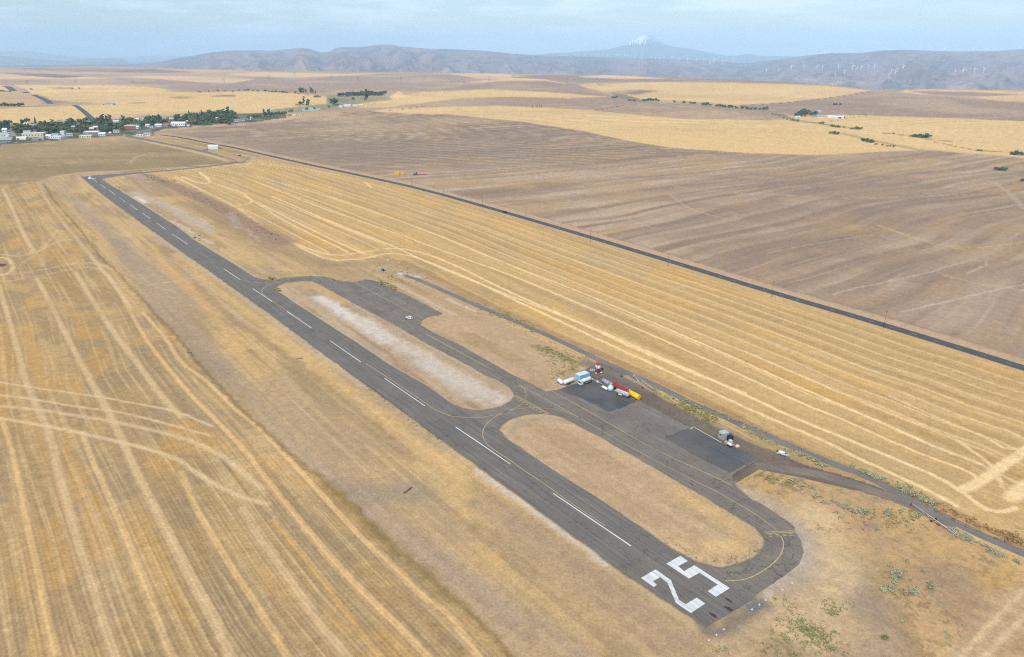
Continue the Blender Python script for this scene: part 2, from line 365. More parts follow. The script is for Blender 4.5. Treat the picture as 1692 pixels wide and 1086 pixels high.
# strip of dry grass round the runway
mB = pmask([(-600, 250), (0, 303), (60, 300), (140, 288), (330, 274), (420, 262), (1692, 700), (2600, 1200), (2600, 1500), (-400, 1500), (-900, 600)])
cb = lin((190, 161, 122))
COL[mB] = cb
w = sm(.44, .62, n_big*.6+n_mid*.4); mixc(w*mB*.6, (174, 147, 115))
w = sm(.48, .66, fb(90, 26, 4, 12)); mixc(w*mB*.8, (208, 173, 117))
w = sm(.55, .70, fb(60, 14, 4, 14)); mixc(w*mB*.55, (160, 138, 96))
w = sm(.60, .78, fb(50, 9, 3, 15)); mixc(w*mB*.3, (204, 164, 104))
mixc(sm(.5, .85, vn(UA/90, VA/3.0, 301))*mB*.45, (170, 140, 102)); mixc(sm(.55, .9, vn(UA/70, VA/2.0, 302))*mB*.4, (212, 182, 136)); mixc(sm(.55, .9, vn(UA/50, VA/1.1, 303))*mB*.3, (164, 136, 100))
# mauve bare strip along the field edge
for pts, wd, c, a in [([(100, 310), (150, 360), (210, 420), (260, 480), (330, 560), (400, 640), (480, 730), (560, 800), (650, 880), (750, 950), (850, 1010), (960, 1086)], 9, (176, 152, 128), .6),
                      ([(560, 806), (600, 815), (650, 818), (690, 812)], 12, (164, 144, 122), .7),
                      ([(120, 330), (180, 380), (230, 430), (300, 500)], 12, (182, 156, 128), .6),
                      ([(200, 395), (215, 440), (235, 500), (300, 560), (360, 620)], 14, (170, 146, 122), .5),
                      ([(860, 880), (950, 950), (1060, 1030), (1130, 1086)], 22, (180, 152, 118), .7),
                      ([(790, 830), (900, 900), (1010, 975), (1130, 1060)], 8, (178, 150, 120), .7),
                      ([(320, 470), (370, 520), (450, 570), (520, 625), (600, 690), (680, 760)], 5, (166, 136, 92), .5),
                      ([(290, 420), (350, 470), (430, 530), (500, 590), (620, 680), (760, 790)], 7, (214, 176, 118), .7),
                      ([(250, 405), (270, 440), (320, 480), (360, 530), (400, 575)], 7, (214, 172, 112), .6)]:
    wline(pts, wd, c, a, .9, 5)
wline([(250, 470), (300, 463), (340, 455), (352, 452)], 2.0, (214, 184, 142), .6, .8, 1)
wline([(232, 455), (255, 475), (290, 482)], 1.6, (205, 176, 136), .5, .8, 1)

# left stubble field
FA = [(-900, 330), (0, 305), (40, 301), (68, 302), (80, 318), (100, 340), (130, 372), (165, 422), (205, 452), (240, 500), (300, 565), (325, 600), (400, 675), (430, 705), (500, 765), (560, 810), (640, 895), (720, 962), (800, 1030), (850, 1086), (1000, 1300), (-1200, 1300)]
mA = pmask(FA); mAf = mA.astype(float)
ma7 = np.array(GS([(160, 430), (225, 505), (269.5, 598), (358, 696), (430, 780), (518, 889), (577, 957), (636, 1013), (710, 1086)]))
u7 = ma7[:, 0]*ca+ma7[:, 1]*sa; v7 = -ma7[:, 0]*sa+ma7[:, 1]*ca; _o = np.argsort(u7)
VF = VA-np.interp(UA, u7[_o], v7[_o])*0.8
COL[mA] = lin((189, 156, 106))
q1 = vn(VF/7.5+50, UA/400, 21); mixc(sm(.35, .75, q1)*mAf*.6, (168, 139, 96))
q2 = vn(VF/5.2+10, UA/260, 22); mixc(sm(.45, .85, q2)*mAf*.5, (206, 170, 118))
w = sm(.47, .63, fbm(UA/40, VF/14, 4, 23)); mixc(w*mAf*.55, (202, 156, 92))
w = sm(.50, .66, fbm(UA/26, VF/16, 4, 24)); mixc(w*mAf*.6, (160, 137, 106))
w = sm(.5, .7, fbm(UA/60, VF/1.3, 3, 25)); mixc(w*mAf*.5, (212, 180, 130))
w = sm(.55, .8, fbm(UA/1.5, VF/7, 3, 26)); mixc(w*mAf*.22, (150, 122, 84))
_f4 = sm(420, 230, RR)[:, None]; mixc(sm(.5, .9, vn(UA/45, VF/.6, 27))*mAf*.26*_f4, (158, 128, 88)); mixc(sm(.55, .9, vn(UA/35, VF/.5, 28))*mAf*.26*_f4, (216, 184, 136))
LG, OG = (218, 184, 136), (208, 168, 104)
A_lines = [([(2, 690), (17, 735), (28, 780), (51, 898), (65, 955), (76, 1019), (90, 1086), (100, 1140)], 2.1, (222, 182, 122), .95),
 ([(-2, 470), (24, 560), (45, 640), (82, 715), (97, 780), (110, 825), (131, 905), (150, 955), (166, 1010), (190, 1086), (210, 1150)], 3.0, LG, .85),
 ([(61, 460), (92, 517), (112, 560), (140, 612), (190, 700), (225, 780), (253, 833), (282, 893), (318, 960), (352, 1022), (380, 1086), (410, 1140)], 3.2, LG, .9),
 ([(136, 715), (155, 767), (166, 788), (186, 836), (217, 912), (248, 991), (282, 1086), (300, 1130)], 2.4, (222, 184, 130), .9),
 ([(125, 450), (162, 512), (195, 560), (235, 610), (267, 656), (300, 690)], 3.4, LG, .9),
 ([(300, 780), (321, 836), (352, 887), (394, 955), (430, 1007), (474, 1086), (500, 1130)], 2.4, (222, 182, 122), .9),
 ([(400, 840), (438, 898), (480, 957), (518, 1016), (574, 1086), (600, 1130)], 2.8, LG, .75),
 ([(450, 860), (489, 904), (533, 960), (568, 1007), (607, 1061), (640, 1100)], 1.8, (216, 170, 100), .75),
 ([(150, 425), (190, 470), (240, 560), (269, 598), (314, 652), (358, 696), (405, 743), (430, 780), (468, 827), (518, 889), (577, 957), (636, 1013), (681, 1055), (710, 1086), (740, 1130)], 2.3, (224, 184, 126), .95),
 ([(235, 515), (275, 560), (299, 601), (337, 625), (387, 675), (432, 710), (461, 743), (497, 780), (533, 818), (592, 883), (651, 937), (695, 981), (746, 1019), (769, 1055), (793, 1086), (820, 1130)], 2.2, (224, 184, 126), .95),
 ([(70, 560), (90, 607), (102, 635)], 2.2, OG, .7), ([(5, 313), (20, 345), (38, 385), (50, 408)], 3.6, LG, .95),
 ([(64, 305), (80, 335), (100, 362), (128, 396), (158, 432), (190, 470)], 3.6, (214, 180, 134), .7),
 ([(50, 350), (75, 395), (70, 440)], 4, (212, 176, 122), .5), ([(0, 380), (40, 372), (90, 366)], 7, OG, .55), ([(60, 500), (120, 505), (170, 500)], 9, OG, .45), ([(85, 515), (150, 520), (215, 510)], 12, OG, .4),
 ([(20, 315), (50, 306), (75, 308)], 12, OG, .5)]
for p_, w_, c_, a_ in A_lines:
    wline(p_, w_*2.0, (176, 148, 112), a_*.5, .6, 1.5, mask=mAf); wline(p_, w_*.85, c_, a_*.85, .7, .7, mask=mAf)
TR = (220, 190, 146)
for p_, w_, a_ in [([(-60, 622), (0, 632), (57, 641), (160, 655), (225, 667), (292, 679), (362, 710)], 1.7, .85), ([(-60, 645), (0, 652), (62, 661), (125, 672), (200, 681), (275, 700), (362, 724)], 1.7, .8),
                   ([(-40, 668), (50, 675), (162, 692), (250, 710), (312, 727), (355, 745), (410, 787), (440, 815)], 2.6, .75), ([(-60, 682), (0, 691), (82, 705), (200, 730), (287, 754), (325, 782), (375, 812), (423, 829), (450, 835)], 2.4, .85),
                   ([(-60, 450), (0, 456), (60, 448), (110, 437), (160, 433), (200, 452), (240, 500)], 3, .6), ([(-60, 462), (0, 467), (70, 455), (120, 444), (160, 441), (185, 460), (225, 520)], 2.5, .5),
                   ([(50, 408), (56, 420), (90, 400), (120, 395)], 4, .5), ([(0, 420), (40, 425), (60, 410)], 3.5, .5), ([(30, 440), (60, 420), (85, 395), (95, 380)], 2.5, .4),
                   ([(150, 860), (180, 840), (215, 825)], 2, .3), ([(0, 930), (45, 905)], 1.5, .3)]:
    wline(p_, w_*.85, TR, a_*.9, .8, .7, mask=mAf, fade=.08)
wline([(20, 437), (14, 427), (0, 425), (-14, 430), (-20, 440), (-10, 452), (5, 455), (18, 449), (22, 440)], 3, TR, .8, .6, 1)
# green-brown weedy field edge
wline([(72, 304), (95, 340), (130, 375), (165, 425), (200, 455), (240, 500), (300, 567), (330, 605), (400, 678), (440, 715), (500, 768), (560, 812), (640, 897), (720, 962), (800, 1032), (850, 1090)], 2.2, (128, 108, 70), .55, .9, 3)
wline([(540, 800), (600, 858), (680, 930), (740, 985)], 5, (150, 122, 74), .5, .9, 4)
ROWC = VF; ROWS = mAf*.07*sm(330, 180, RR)[:, None]

# olive field between the town and the runway
FC = [(-900, 290), (0, 240), (30, 236), (180, 223), (205, 222.5), (260, 236), (330, 250), (382, 264), (388, 268), (330, 275), (270, 280), (200, 286), (150, 285), (100, 288), (60, 300), (20, 304), (0, 306), (-900, 340)]
mC = pmask(FC); COL[mC] = lin((165, 142, 104))
w = sm(.4, .65, fbm(XX/120, YY/60, 4, 41)); mixc(w*mC*.6, (180, 152, 116)); w = sm(.5, .7, fbm(XX/200, YY/40, 4, 42)); mixc(w*mC*.5, (148, 128, 90))
for p_ in ([(60, 275), (110, 270), (150, 266)], [(215, 270), (225, 258), (260, 252), (300, 250)], [(205, 224), (260, 238), (330, 254), (375, 267)]):
    wline(p_, 5, (200, 168, 122), .6, .8, 3)
wline([(205, 221), (250, 236), (300, 246), (345, 256), (378, 266)], 10, (212, 178, 128), .7, .6, 3)
wline([(90, 292), (140, 284), (200, 283), (270, 279), (350, 272)], 7, (204, 172, 128), .8, .6, 3)
wline([(150, 286), (175, 284), (200, 285)], 9, (192, 170, 150), .8, .7, 3)

# east stubble field between the gravel road and the highway
FD = [(255, 283), (320, 278), (392, 271), (412, 268), (432, 262), (500, 276), (600, 297), (700, 319), (833, 357), (960, 395), (1103, 437), (1275, 491), (1459, 544), (1692, 617), (2300, 830), (2400, 1250), (1692, 905), (1560, 830), (1440, 782), (1290, 722), (1160, 655), (1000, 583), (900, 540), (830, 508), (740, 465), (700, 442), (665, 430), (640, 425), (600, 427), (560, 432), (530, 428), (500, 412), (430, 372), (370, 340), (330, 318), (275, 302)]
mD = pmask(FD); mDf = mD.astype(float)
COL[mD] = lin((203, 168, 112))
md = np.array(GS([(330, 268), (423, 287), (563, 337), (698, 388), (846, 453), (946, 497), (1071, 551), (1230, 622), (1318, 664), (1407, 699), (1495, 740), (1584, 773), (1692, 830), (1800, 890)]))
ud = md[:, 0]*ca+md[:, 1]*sa; vd = -md[:, 0]*sa+md[:, 1]*ca; _o = np.argsort(ud)
VD = VA-np.interp(UA, ud[_o], vd[_o])
w = sm(.35, .8, vn(UA/130, VD/6, 51)); mixc(w*mDf*.5, (180, 147, 98))
w = sm(.5, .68, fbm(UA/80, VD/14, 4, 52)); mixc(w*mDf*.55, (214, 166, 92))
w = sm(.5, .7, fbm(UA/50, VD/24, 4, 53)); mixc(w*mDf*.4, (180, 156, 120))
w = sm(.5, .72, fbm(UA/120, VD/1.5, 3, 54)); mixc(w*mDf*.25, (226, 188, 132))
LD = (236, 203, 150)
mixc(sm(.5, .9, vn(UA/45, VD/.9, 58))*mDf*.35*_f4, (176, 144, 98)); mixc(sm(.55, .9, vn(UA/60, VD/2.6, 59))*mDf*.3, (222, 186, 132))
mD2 = pmask([(255, 283), (420, 270), (560, 310), (690, 400), (640, 413), (575, 426), (500, 408), (430, 372), (370, 338), (300, 310)])
fam = []; vv = 11.0; k = 0
while vv < 180: fam.append(vv); k += 1; vv += 12.2+4.0*(vn(np.array([k*1.7]), np.array([2.0]), 7)[0]-.5)
fam += [-11, -20, -31, -42, -52, -64, -75, -88]
for vv in fam:
    cw = 0.95+0.5*vn(np.array([vv]), np.array([3.0]), 5)[0]; wob = (fbm(UA/110, np.full_like(UA, vv), 2, 55)-.5)*2.6
    st = vn(np.array([vv*3.1]), np.array([9.0]), 6)[0]; al = (.5+.45*st)*(.65+.35*vn(UA/90, np.full_like(UA, vv), 57)); mk = mDf if vv > 0 else mD2*.85
    dd_ = VD-vv-wob; mixc((1-sm(cw*.3, cw*.95, np.abs(dd_)))*al*mk, LD); mixc((1-sm(1.2, 4.2, np.abs(dd_-3)))*al*.4*mk, (172, 141, 96)); mixc((1-sm(.3, .9, np.abs(dd_+4.5)))*al*.3*mk, (224, 188, 134))
for p_, w_, a_ in [([(500, 372), (563, 402), (640, 440), (846, 440+20)], 1.0, 0.0),
   ([(423, 300), (520, 340), (640, 380), (760, 425), (846, 455), (946, 497), (1071, 551), (1230, 622), (1318, 664), (1407, 699), (1495, 740), (1584, 773), (1608, 784), (1616, 795)], 1.7, .95),
   ([(423, 291), (563, 331), (698, 378), (846, 440), (946, 477), (1121, 551), (1230, 599), (1348, 652), (1466, 702), (1554, 743), (1622, 767)], 1.7, .95),
   ([(450, 325), (560, 372), (640, 402), (720, 440), (846, 490), (1000, 550), (1120, 603), (1230, 652), (1318, 693), (1392, 723), (1480, 758), (1554, 790), (1592, 814), (1625, 840), (1657, 847), (1678, 840)], 1.9, .9),
   ([(435, 340), (500, 372), (560, 402), (603, 420)], 2.0, .85), ([(450, 330), (540, 366), (630, 402), (650, 405)], 1.8, .8), ([(427, 372), (480, 400), (540, 422), (575, 421), (640, 410), (680, 412), (740, 432), (846, 485), (940, 525), (1080, 590), (1230, 650)], 2.2, .85),
   ([(395, 345), (440, 378), (500, 412), (545, 431), (600, 428), (645, 417), (690, 425), (780, 462), (870, 505), (1000, 566), (1100, 612), (1230, 673), (1304, 705), (1363, 729), (1407, 752), (1480, 785), (1536, 811), (1580, 836)], 2.0, .9),
   ([(423, 335), (470, 365), (530, 395), (575, 416)], 2.0, .7), ([(360, 305), (400, 318), (412, 328), (418, 335), (395, 340)], 2.5, .8), ([(330, 285), (350, 300), (335, 305), (300, 292)], 3.5, .8), ([(290, 292), (340, 318), (390, 342), (430, 370)], 4, .6),
   ([(1583, 729), (1622, 755), (1645, 776), (1657, 805)], 1.8, .7), ([(1590, 811), (1619, 796), (1657, 770), (1692, 746), (1760, 705)], 4.2, .95), ([(1672, 822), (1700, 800), (1740, 780)], 5.5, .9),
   ([(1470, 655), (1560, 695), (1640, 728), (1660, 742), (1692, 741), (1740, 735)], 1.6, .7), ([(1230, 580), (1348, 632), (1466, 682), (1583, 728), (1640, 750)], 1.6, .6), ([(603, 301), (608, 305), (614, 310)], 3, .6),
   ([(255, 284), (330, 280), (420, 268), (520, 283), (560, 289)], 3.5, .6)]:
    if a_: wline(p_, w_, LD, a_, .45, 1.0, mask=mDf)
for p_ in ([(1440, 560), (1500, 640), (1560, 720), (1600, 770)], [(980, 390), (1010, 440), (1060, 470)], [(1538, 640), (1535, 700), (1530, 770)]):
    wline(p_, 1.4, (166, 142, 108), .16, .8, 1.5, mask=mDf)
ROWC = np.where(mD, VD, ROWC); ROWS = np.where(mD, .03, ROWS)
# weedy margin between field and gravel road, bank of dead brush on the far left side of the field
wline([(665, 432), (720, 458), (830, 512), (900, 546), (1000, 590), (1160, 662), (1290, 728), (1440, 790), (1560, 840), (1692, 905), (1800, 960)], 4.5, (182, 140, 92), .75, .8, 3)
for p_, w_, c_, a_ in [([(240, 292), (290, 308), (340, 330), (380, 352), (420, 375), (470, 400)], 22, (158, 130, 106), .85), ([(300, 335), (360, 360), (420, 390), (480, 418), (540, 440)], 16, (164, 136, 108), .6),
                       ([(225, 290), (250, 296), (280, 302)], 10, (150, 130, 110), .5), ([(210, 288), (235, 292), (250, 300)], 12, (200, 172, 150), .6),
                       ([(222, 318), (250, 330), (285, 345), (310, 360), (350, 383)], 11, (196, 176, 158), .75), ([(222, 326), (240, 335)], 7, (222, 208, 194), .9), ([(285, 365), (320, 386), (350, 402)], 4.5, (206, 186, 166), .8),
                       ([(380, 352), (395, 378), (388, 372)], 8, (182, 158, 142), .6), ([(345, 385), (400, 372), (430, 400)], 3, (196, 166, 130), .6),
                       ([(400, 400), (450, 430), (510, 445), (570, 445)], 12, (196, 160, 118), .5), ([(540, 440), (600, 435), (660, 436), (700, 450)], 10, (172, 142, 104), .6),
                       ([(450, 455), (520, 450), (600, 448), (660, 452)], 10, (178, 154, 112), .6), ([(395, 432), (415, 448), (440, 458)], 6, (160, 148, 100), .5)]:
    wline(p_, w_, c_, a_, .8, 7)

# infields
def inside(poly, col):
    m = pmask(poly); COL[m] = lin(col); return m
m1 = inside(ISL1, (184, 158, 128)); m1f = m1.astype(float)
mixc(sm(.42, .62, fb(60, 7, 4, 61))*m1f*.7, (196, 170, 138)); mixc(sm(.5, .7, fb(40, 5, 4, 62))*m1f*.6, (164, 136, 102))
wline([(460, 475), (500, 468), (535, 480), (570, 500)], 7, (202, 164, 106), .7, .8, 4, mask=m1f)
wline([(528, 492), (560, 512), (600, 537), (640, 562)], 9, (218, 208, 198), .75, .8, 5, mask=m1f)
wline([(600, 530), (650, 566), (720, 602), (790, 645), (830, 662)], 11, (208, 192, 174), .75, .8, 6, mask=m1f)
wline([(700, 600), (780, 655)], 8, (212, 198, 184), .5, .9, 5, mask=m1f)
m2 = inside(ISL2, (196, 166, 128)); m2f = m2.astype(float)
mixc(sm(.42, .62, fb(60, 7, 4, 63))*m2f*.6, (180, 150, 114)); mixc(sm(.52, .7, fb(30, 12, 4, 64))*m2f*.6, (208, 176, 130))
wline([(1120, 810), (1180, 850), (1225, 880), (1215, 905), (1180, 905)], 7, (214, 178, 118), .6, .9, 4, mask=m2f)
wline([(840, 720), (850, 700), (900, 692), (940, 698)], 4, (176, 156, 134), .6, .8, 4, mask=m2f)
# land between taxiway and gravel road
m3 = pmask([(700, 530), (735, 519), (800, 520), (900, 566), (985, 600), (990, 625), (962, 630), (922, 643), (902, 646), (848, 620), (760, 570), (718, 551), (698, 538)]); COL[m3] = lin((192, 162, 126))
mixc(sm(.45, .65, fb(30, 9, 4, 65))*m3*.7, (174, 146, 108)); 
wline([(640, 440), (700, 470), (780, 510), (830, 535)], 10, (190, 160, 122), .8, .7, 4)
wline([(655, 470), (720, 505), (750, 520)], 4, (204, 180, 152), .7, .8, 3); wline([(740, 494), (760, 504)], 3, (210, 190, 168), .8, .8, 2); wline([(770, 508), (785, 514)], 3, (210, 190, 168), .8, .8, 2)
wline([(690, 527), (685, 537), (715, 556), (762, 577), (800, 598)], 2.6, (206, 186, 164), .8, .7, 2)
wline([(880, 572), (905, 578), (930, 590), (950, 600), (945, 615)], 5, (150, 136, 82), .6, .9, 4)
# brown dust yard east of the aprons
mY = pmask([(958, 615), (990, 598), (1045, 622), (1100, 655), (1160, 688), (1215, 712), (1275, 745), (1330, 768), (1400, 788), (1470, 812), (1540, 850), (1500, 838), (1420, 812), (1330, 792), (1255, 776), (1215, 800), (1205, 790), (1240, 760), (1150, 715), (1060, 668), (1000, 640), (955, 640)])
wY = mY.astype(float); COL[mY] = lin((122, 108, 96)); mixc(sm(.45, .65, n_iso)*wY*.6, (136, 120, 104)); mixc(sm(.45, .65, fb(20, 3, 4, 66))*wY*.4, (108, 98, 92))
wline([(968, 600), (1000, 612), (1040, 628), (1075, 645)], 7, (132, 122, 112), .8, .6, 2)
wline([(1035, 622), (1060, 636), (1100, 658), (1170, 695), (1215, 716), (1260, 738)], 2.6, (188, 160, 128), .85, .6, 2)
wline([(1085, 650), (1130, 676), (1180, 702), (1230, 722), (1270, 745)], 1.6, (156, 146, 92), .6, .9, 2)
# brown land at the far right corner
mR = pmask([(1215, 800), (1262, 778), (1340, 796), (1430, 816), (1500, 842), (1600, 890), (1692, 925), (2400, 1300), (1100, 1300), (1190, 1060), (1250, 990), (1330, 930), (1328, 890), (1290, 850), (1240, 824), (1214, 806)])
wR = mR.astype(float); COL[mR] = lin((194, 158, 114))
mixc(sm(.42, .6, fbm(XX/16, YY/16, 4, 71))*wR*.6, (200, 164, 112)); mixc(sm(.46, .62, fbm(XX/22, YY/22, 4, 72))*wR*.75, (166, 142, 116)); mixc(sm(.56, .66, fbm(XX/1.6, YY/1.6, 3, 73))*wR*sm(.45, .55, n_iso)*.55, (132, 112, 76)); mixc(sm(.62, .7, fbm(XX/2.2, YY/2.2, 3, 173))*wR*.45, (150, 150, 118)); mixc(sm(.55, .75, fbm(XX/7, YY/7, 4, 74))*wR*.5, (214, 174, 112))
wline([(1345, 850), (1375, 900), (1390, 950), (1380, 1000), (1340, 1040)], 15, (210, 182, 140), .8, .8, 5, mask=wR)
wline([(1420, 900), (1500, 930), (1560, 900)], 16, (198, 160, 108), .45, .9, 8, mask=wR); wline([(1480, 1020), (1500, 1086)], 9, (204, 162, 92), .6, .9, 6, mask=wR); wline([(1640, 960), (1692, 950)], 9, (204, 162, 92), .5, .9, 6, mask=wR)
wline([(1440, 905), (1460, 950), (1450, 990), (1420, 1020)], 5, (178, 150, 110), .6, .9, 4, mask=wR)
wline([(1440, 1000), (1470, 1060), (1440, 1086), (1400, 1130)], 15, (158, 136, 118), .75, .8, 6, mask=wR)
wline([(1560, 960), (1600, 1000), (1640, 1040)], 18, (164, 136, 110), .65, .8, 6, mask=wR)
wline([(1760, 930), (1690, 1000), (1640, 1045), (1580, 1110)], 10, (200, 170, 130), .6, .8, 3); wline([(1740, 930), (1670, 1000), (1622, 1045), (1570, 1110)], 1.5, (218, 190, 146), .6, .8, 1); wline([(1790, 930), (1712, 1002), (1660, 1050), (1605, 1115)], 1.5, (218, 190, 146), .6, .8, 1)
wline([(1192, 1045), (1260, 1010), (1340, 960), (1345, 900), (1300, 850), (1240, 812)], 7, (190, 166, 138), .7, .8, 4)
wline([(1180, 1070), (1240, 1030), (1300, 1000), (1420, 1060)], 16, (200, 170, 132), .6, .9, 6, mask=wR)
# paved edges: pale gravel shoulder next to the asphalt, then a thin dark grit line
def shoulder(pts, w, col, a, rag=2.0): wline(pts, w, col, a, .75, rag)
shoulder([(x-3, y+3) for x, y in RW_L], 4.2, (192, 168, 136), .5)
shoulder([(250, 385), (330, 440), (400, 490), (503, 566), (600, 640)], 3.6, (194, 176, 152), .45); shoulder([(790, 778), (860, 826), (900, 855), (950, 890), (1000, 930)], 3.6, (206, 190, 170), .7)
shoulder(ISL1+ISL1[:1], 3.0, (196, 178, 158), .6); shoulder(ISL2+ISL2[:1], 3.0, (190, 172, 152), .6)
shoulder([(1210, 800), (1228, 815), (1250, 830), (1290, 852), (1314, 872), (1330, 892), (1334, 915), (1326, 936), (1306, 952), (1280, 968), (1255, 985), (1243, 998)], 4.2, (184, 168, 150), .8)
shoulder([(175, 297), (224, 329), (291, 372), (400, 443), (425, 458)], 3.0, (190, 168, 138), .7)
for p_ in (RW_L, ISL1+ISL1[:1], ISL2+ISL2[:1], TAXI[27:37], TAXI[:14]): wline(p_, 1.5, (112, 98, 84), .8, .8, 1.2)
wline([(1165, 1035), (1178, 1048), (1215, 1030), (1258, 1000), (1244, 990)], 5, (134, 120, 104), .8, .8, 3)
# gravel roads
GR = [(668, 454), (700, 466), (740, 484), (790, 506), (846, 529), (900, 552), (960, 580), (1010, 604), (1060, 626), (1100, 645), (1160, 674), (1240, 708), (1300, 735), (1370, 764), (1430, 786), (1480, 812), (1530, 838), (1580, 864), (1640, 893), (1720, 926), (1850, 985)]
GR2 = [(1250, 770), (1300, 775), (1350, 783), (1410, 800), (1470, 820), (1530, 846), (1580, 870)]
wline([(662, 452), (672, 455), (690, 458)], 4.5, (196, 192, 192), .9, .8, 2)

# ---------------- brown fallow field beyond the highway
FE = [(205, 219), (240, 219), (330, 209), (400, 207), (470, 200), (520, 190), (560, 187), (620, 184), (750, 189.5), (860, 200), (960, 215), (1040, 232), (1110, 244), (1240, 253), (1350, 256), (1440, 252), (1480, 249.5), (1560, 250), (1640, 257), (1700, 262), (2500, 300), (2500, 900), (1692, 600), (1459, 527), (1275, 475), (1103, 421), (960, 378), (833, 345), (700, 309), (600, 288), (500, 266), (430, 250), (378, 240), (280, 224), (240, 223)]
mE = pmask(FE); wE = mE.astype(float); COL[mE] = lin((180, 154, 127))
e1 = G(1269, 415); e2 = G(1469, 372); th = math.atan2(e2[1]-e1[1], e2[0]-e1[0])
wob = (fbm(XX/260, YY/260, 2, 80)-.5)*80+(fbm(XX/60, YY/60, 2, 87)-.5)*5
UE = XX*math.cos(th)+YY*math.sin(th); VE = -XX*math.sin(th)+YY*math.cos(th)+wob
mE2 = pmask([(205, 219), (240, 219), (330, 209), (400, 207), (470, 200), (520, 190), (560, 187), (620, 184), (750, 189.5), (860, 200), (960, 215), (1040, 232), (1110, 244), (1240, 253), (1150, 257), (1000, 267), (900, 279), (760, 292), (640, 296), (600, 288), (500, 266), (430, 250), (378, 240), (280, 224), (240, 223)])
mixc(mE2*sm(.0, .6, fbm(XX/60, YY/60, 3, 188)), (163, 141, 121))
mixc(sm(.35, .75, vn(UE/150, VE/9, 81))*wE*.55, (150, 125, 100)); mixc(sm(.55, .85, vn(UE/190, VE/6.5, 82))*wE*.6, (192, 166, 136)); _fd = sm(900, 500, RR)[:, None]; mixc(sm(.5, .9, vn(UE/120, VE/3.4, 83))*wE*.6*_fd, (136, 113, 92)); mixc(sm(.55, .9, vn(UE/140, VE/2.4, 89))*wE*.5*sm(620, 380, RR)[:, None], (204, 180, 152)); mixc(sm(.45, .7, vn(UE/300, VE/8.0, 289))*wE*.55, (146, 122, 102)); mixc(sm(.5, .75, vn(UE/280, VE/7.0, 290))*wE*.55, (204, 178, 150)); mixc(sm(.5, .8, vn(UE/260, VE/17, 189))*wE*.35, (196, 170, 140)); mixc(sm(.6, .85, vn(UE/240, VE/11, 190))*wE*.5, (142, 120, 102))
mixc(sm(.50, .66, fbm(UE/60, VE/22, 4, 84))*wE*.6, (186, 152, 110)); mixc(sm(.45, .62, fbm(XX/200, YY/200, 3, 85))*wE*.4, (160, 138, 122)); mixc(sm(.48, .62, fbm(XX/70+VE/300, YY/70, 4, 185))*wE*.3, (142, 120, 102))
_fd = sm(760, 480, RR)[:, None]; mixc((1-sm(.0, .10, np.abs(np.mod(VE/15+fbm(UE/200, VE/40, 2, 86)*1.5, 1)-.5)))*sm(.45, .7, fbm(UE/90, VE/25, 3, 88))*wE*.5*_fd, (200, 176, 148))
for p_, w_, c_, a_ in [([(846, 296), (960, 290), (1060, 297), (1170, 318), (1300, 322), (1420, 330), (1560, 322), (1692, 320)], 3.5, (194, 168, 140), .6),
   ([(1269, 418), (1350, 402), (1450, 386), (1480, 400), (1540, 395), (1600, 412), (1692, 400)], 2, (198, 176, 150), .5), ([(1450, 372), (1490, 386), (1530, 400), (1590, 412)], 4, (200, 172, 132), .6),
   ([(1375, 487), (1440, 470), (1520, 455), (1600, 430), (1640, 432), (1600, 452)], 1.8, (202, 178, 150), .6), ([(1490, 515), (1560, 500), (1640, 480), (1692, 470)], 1.8, (204, 182, 156), .7), ([(1560, 455), (1620, 470), (1692, 480)], 3, (200, 172, 134), .6),
   ([(640, 296), (800, 290), (1000, 266), (1150, 256), (1350, 260)], 3.5, (160, 132, 100), .6), ([(630, 290), (648, 288), (662, 289)], 7, (204, 174, 118), .7),
   ([(855, 330), (900, 326), (950, 332), (1010, 350), (1080, 378)], 3, (192, 168, 140), .5), ([(1105, 320), (1130, 340), (1160, 352), (1200, 362)], 3, (196, 172, 144), .5), ([(1640, 300), (1670, 320), (1692, 345)], 5, (192, 172, 150), .5),
   ([(1635, 285), (1670, 290), (1700, 298)], 6, (188, 152, 100), .6), ([(430, 212), (520, 222), (600, 232), (680, 236)], 5, (184, 162, 140), .5), ([(480, 228), (560, 240), (650, 252)], 5, (156, 134, 112), .4)]:
    wline(p_, w_, c_, a_, .8, 3, mask=wE)
# furrow bands of the upper slope
mU = wE*sm(300, 250, PY)*sm(420, 700, PX); mixc((1-sm(.1, .5, np.abs(np.mod((YY+XX*.35+wob*.5)/30, 1)-.5)*2))*mU*mE2*.75, (136, 117, 100))
# verge of the highway
HW = [(270, 223.6), (300, 227.5), (340, 236), (378, 242.3), (430, 254), (500, 270), (600, 291), (700, 313), (833, 350.5), (960, 387.5), (1103, 430.5), (1275, 483), (1459, 536.5), (1692, 608), (1900, 676), (2300, 810)]
wline([(x+4, y-4.5*(y-85)/300) for x, y in HW], 11, (196, 164, 130), .85, .5, 3); wline([(x+4, y-9*(y-85)/300) for x, y in HW], 2.0, (158, 132, 104), .6, .8, 3)
wline([(x-2, y+4*(y-85)/300) for x, y in HW], 4.5, (206, 168, 112), .7, .6, 2)
# wedge between the road and the airfield entrance road
m4 = pmask([(272, 227), (300, 230), (378, 246), (430, 258), (412, 265), (360, 251), (300, 240), (250, 229)]); COL[m4] = lin((178, 150, 106)); mixc(sm(.45, .65, fbm(XX/60, YY/30, 4, 90))*m4*.6, (158, 138, 98))
wline([(225, 223), (290, 233), (350, 247), (420, 262)], 6, (210, 178, 134), .6, .8, 4); wline([(395, 255), (425, 260), (415, 266)], 6, (196, 180, 160), .7, .8, 3)
wline([(320, 262), (345, 260), (352, 265), (335, 268)], 5, (190, 152, 104), .5, .8, 3)

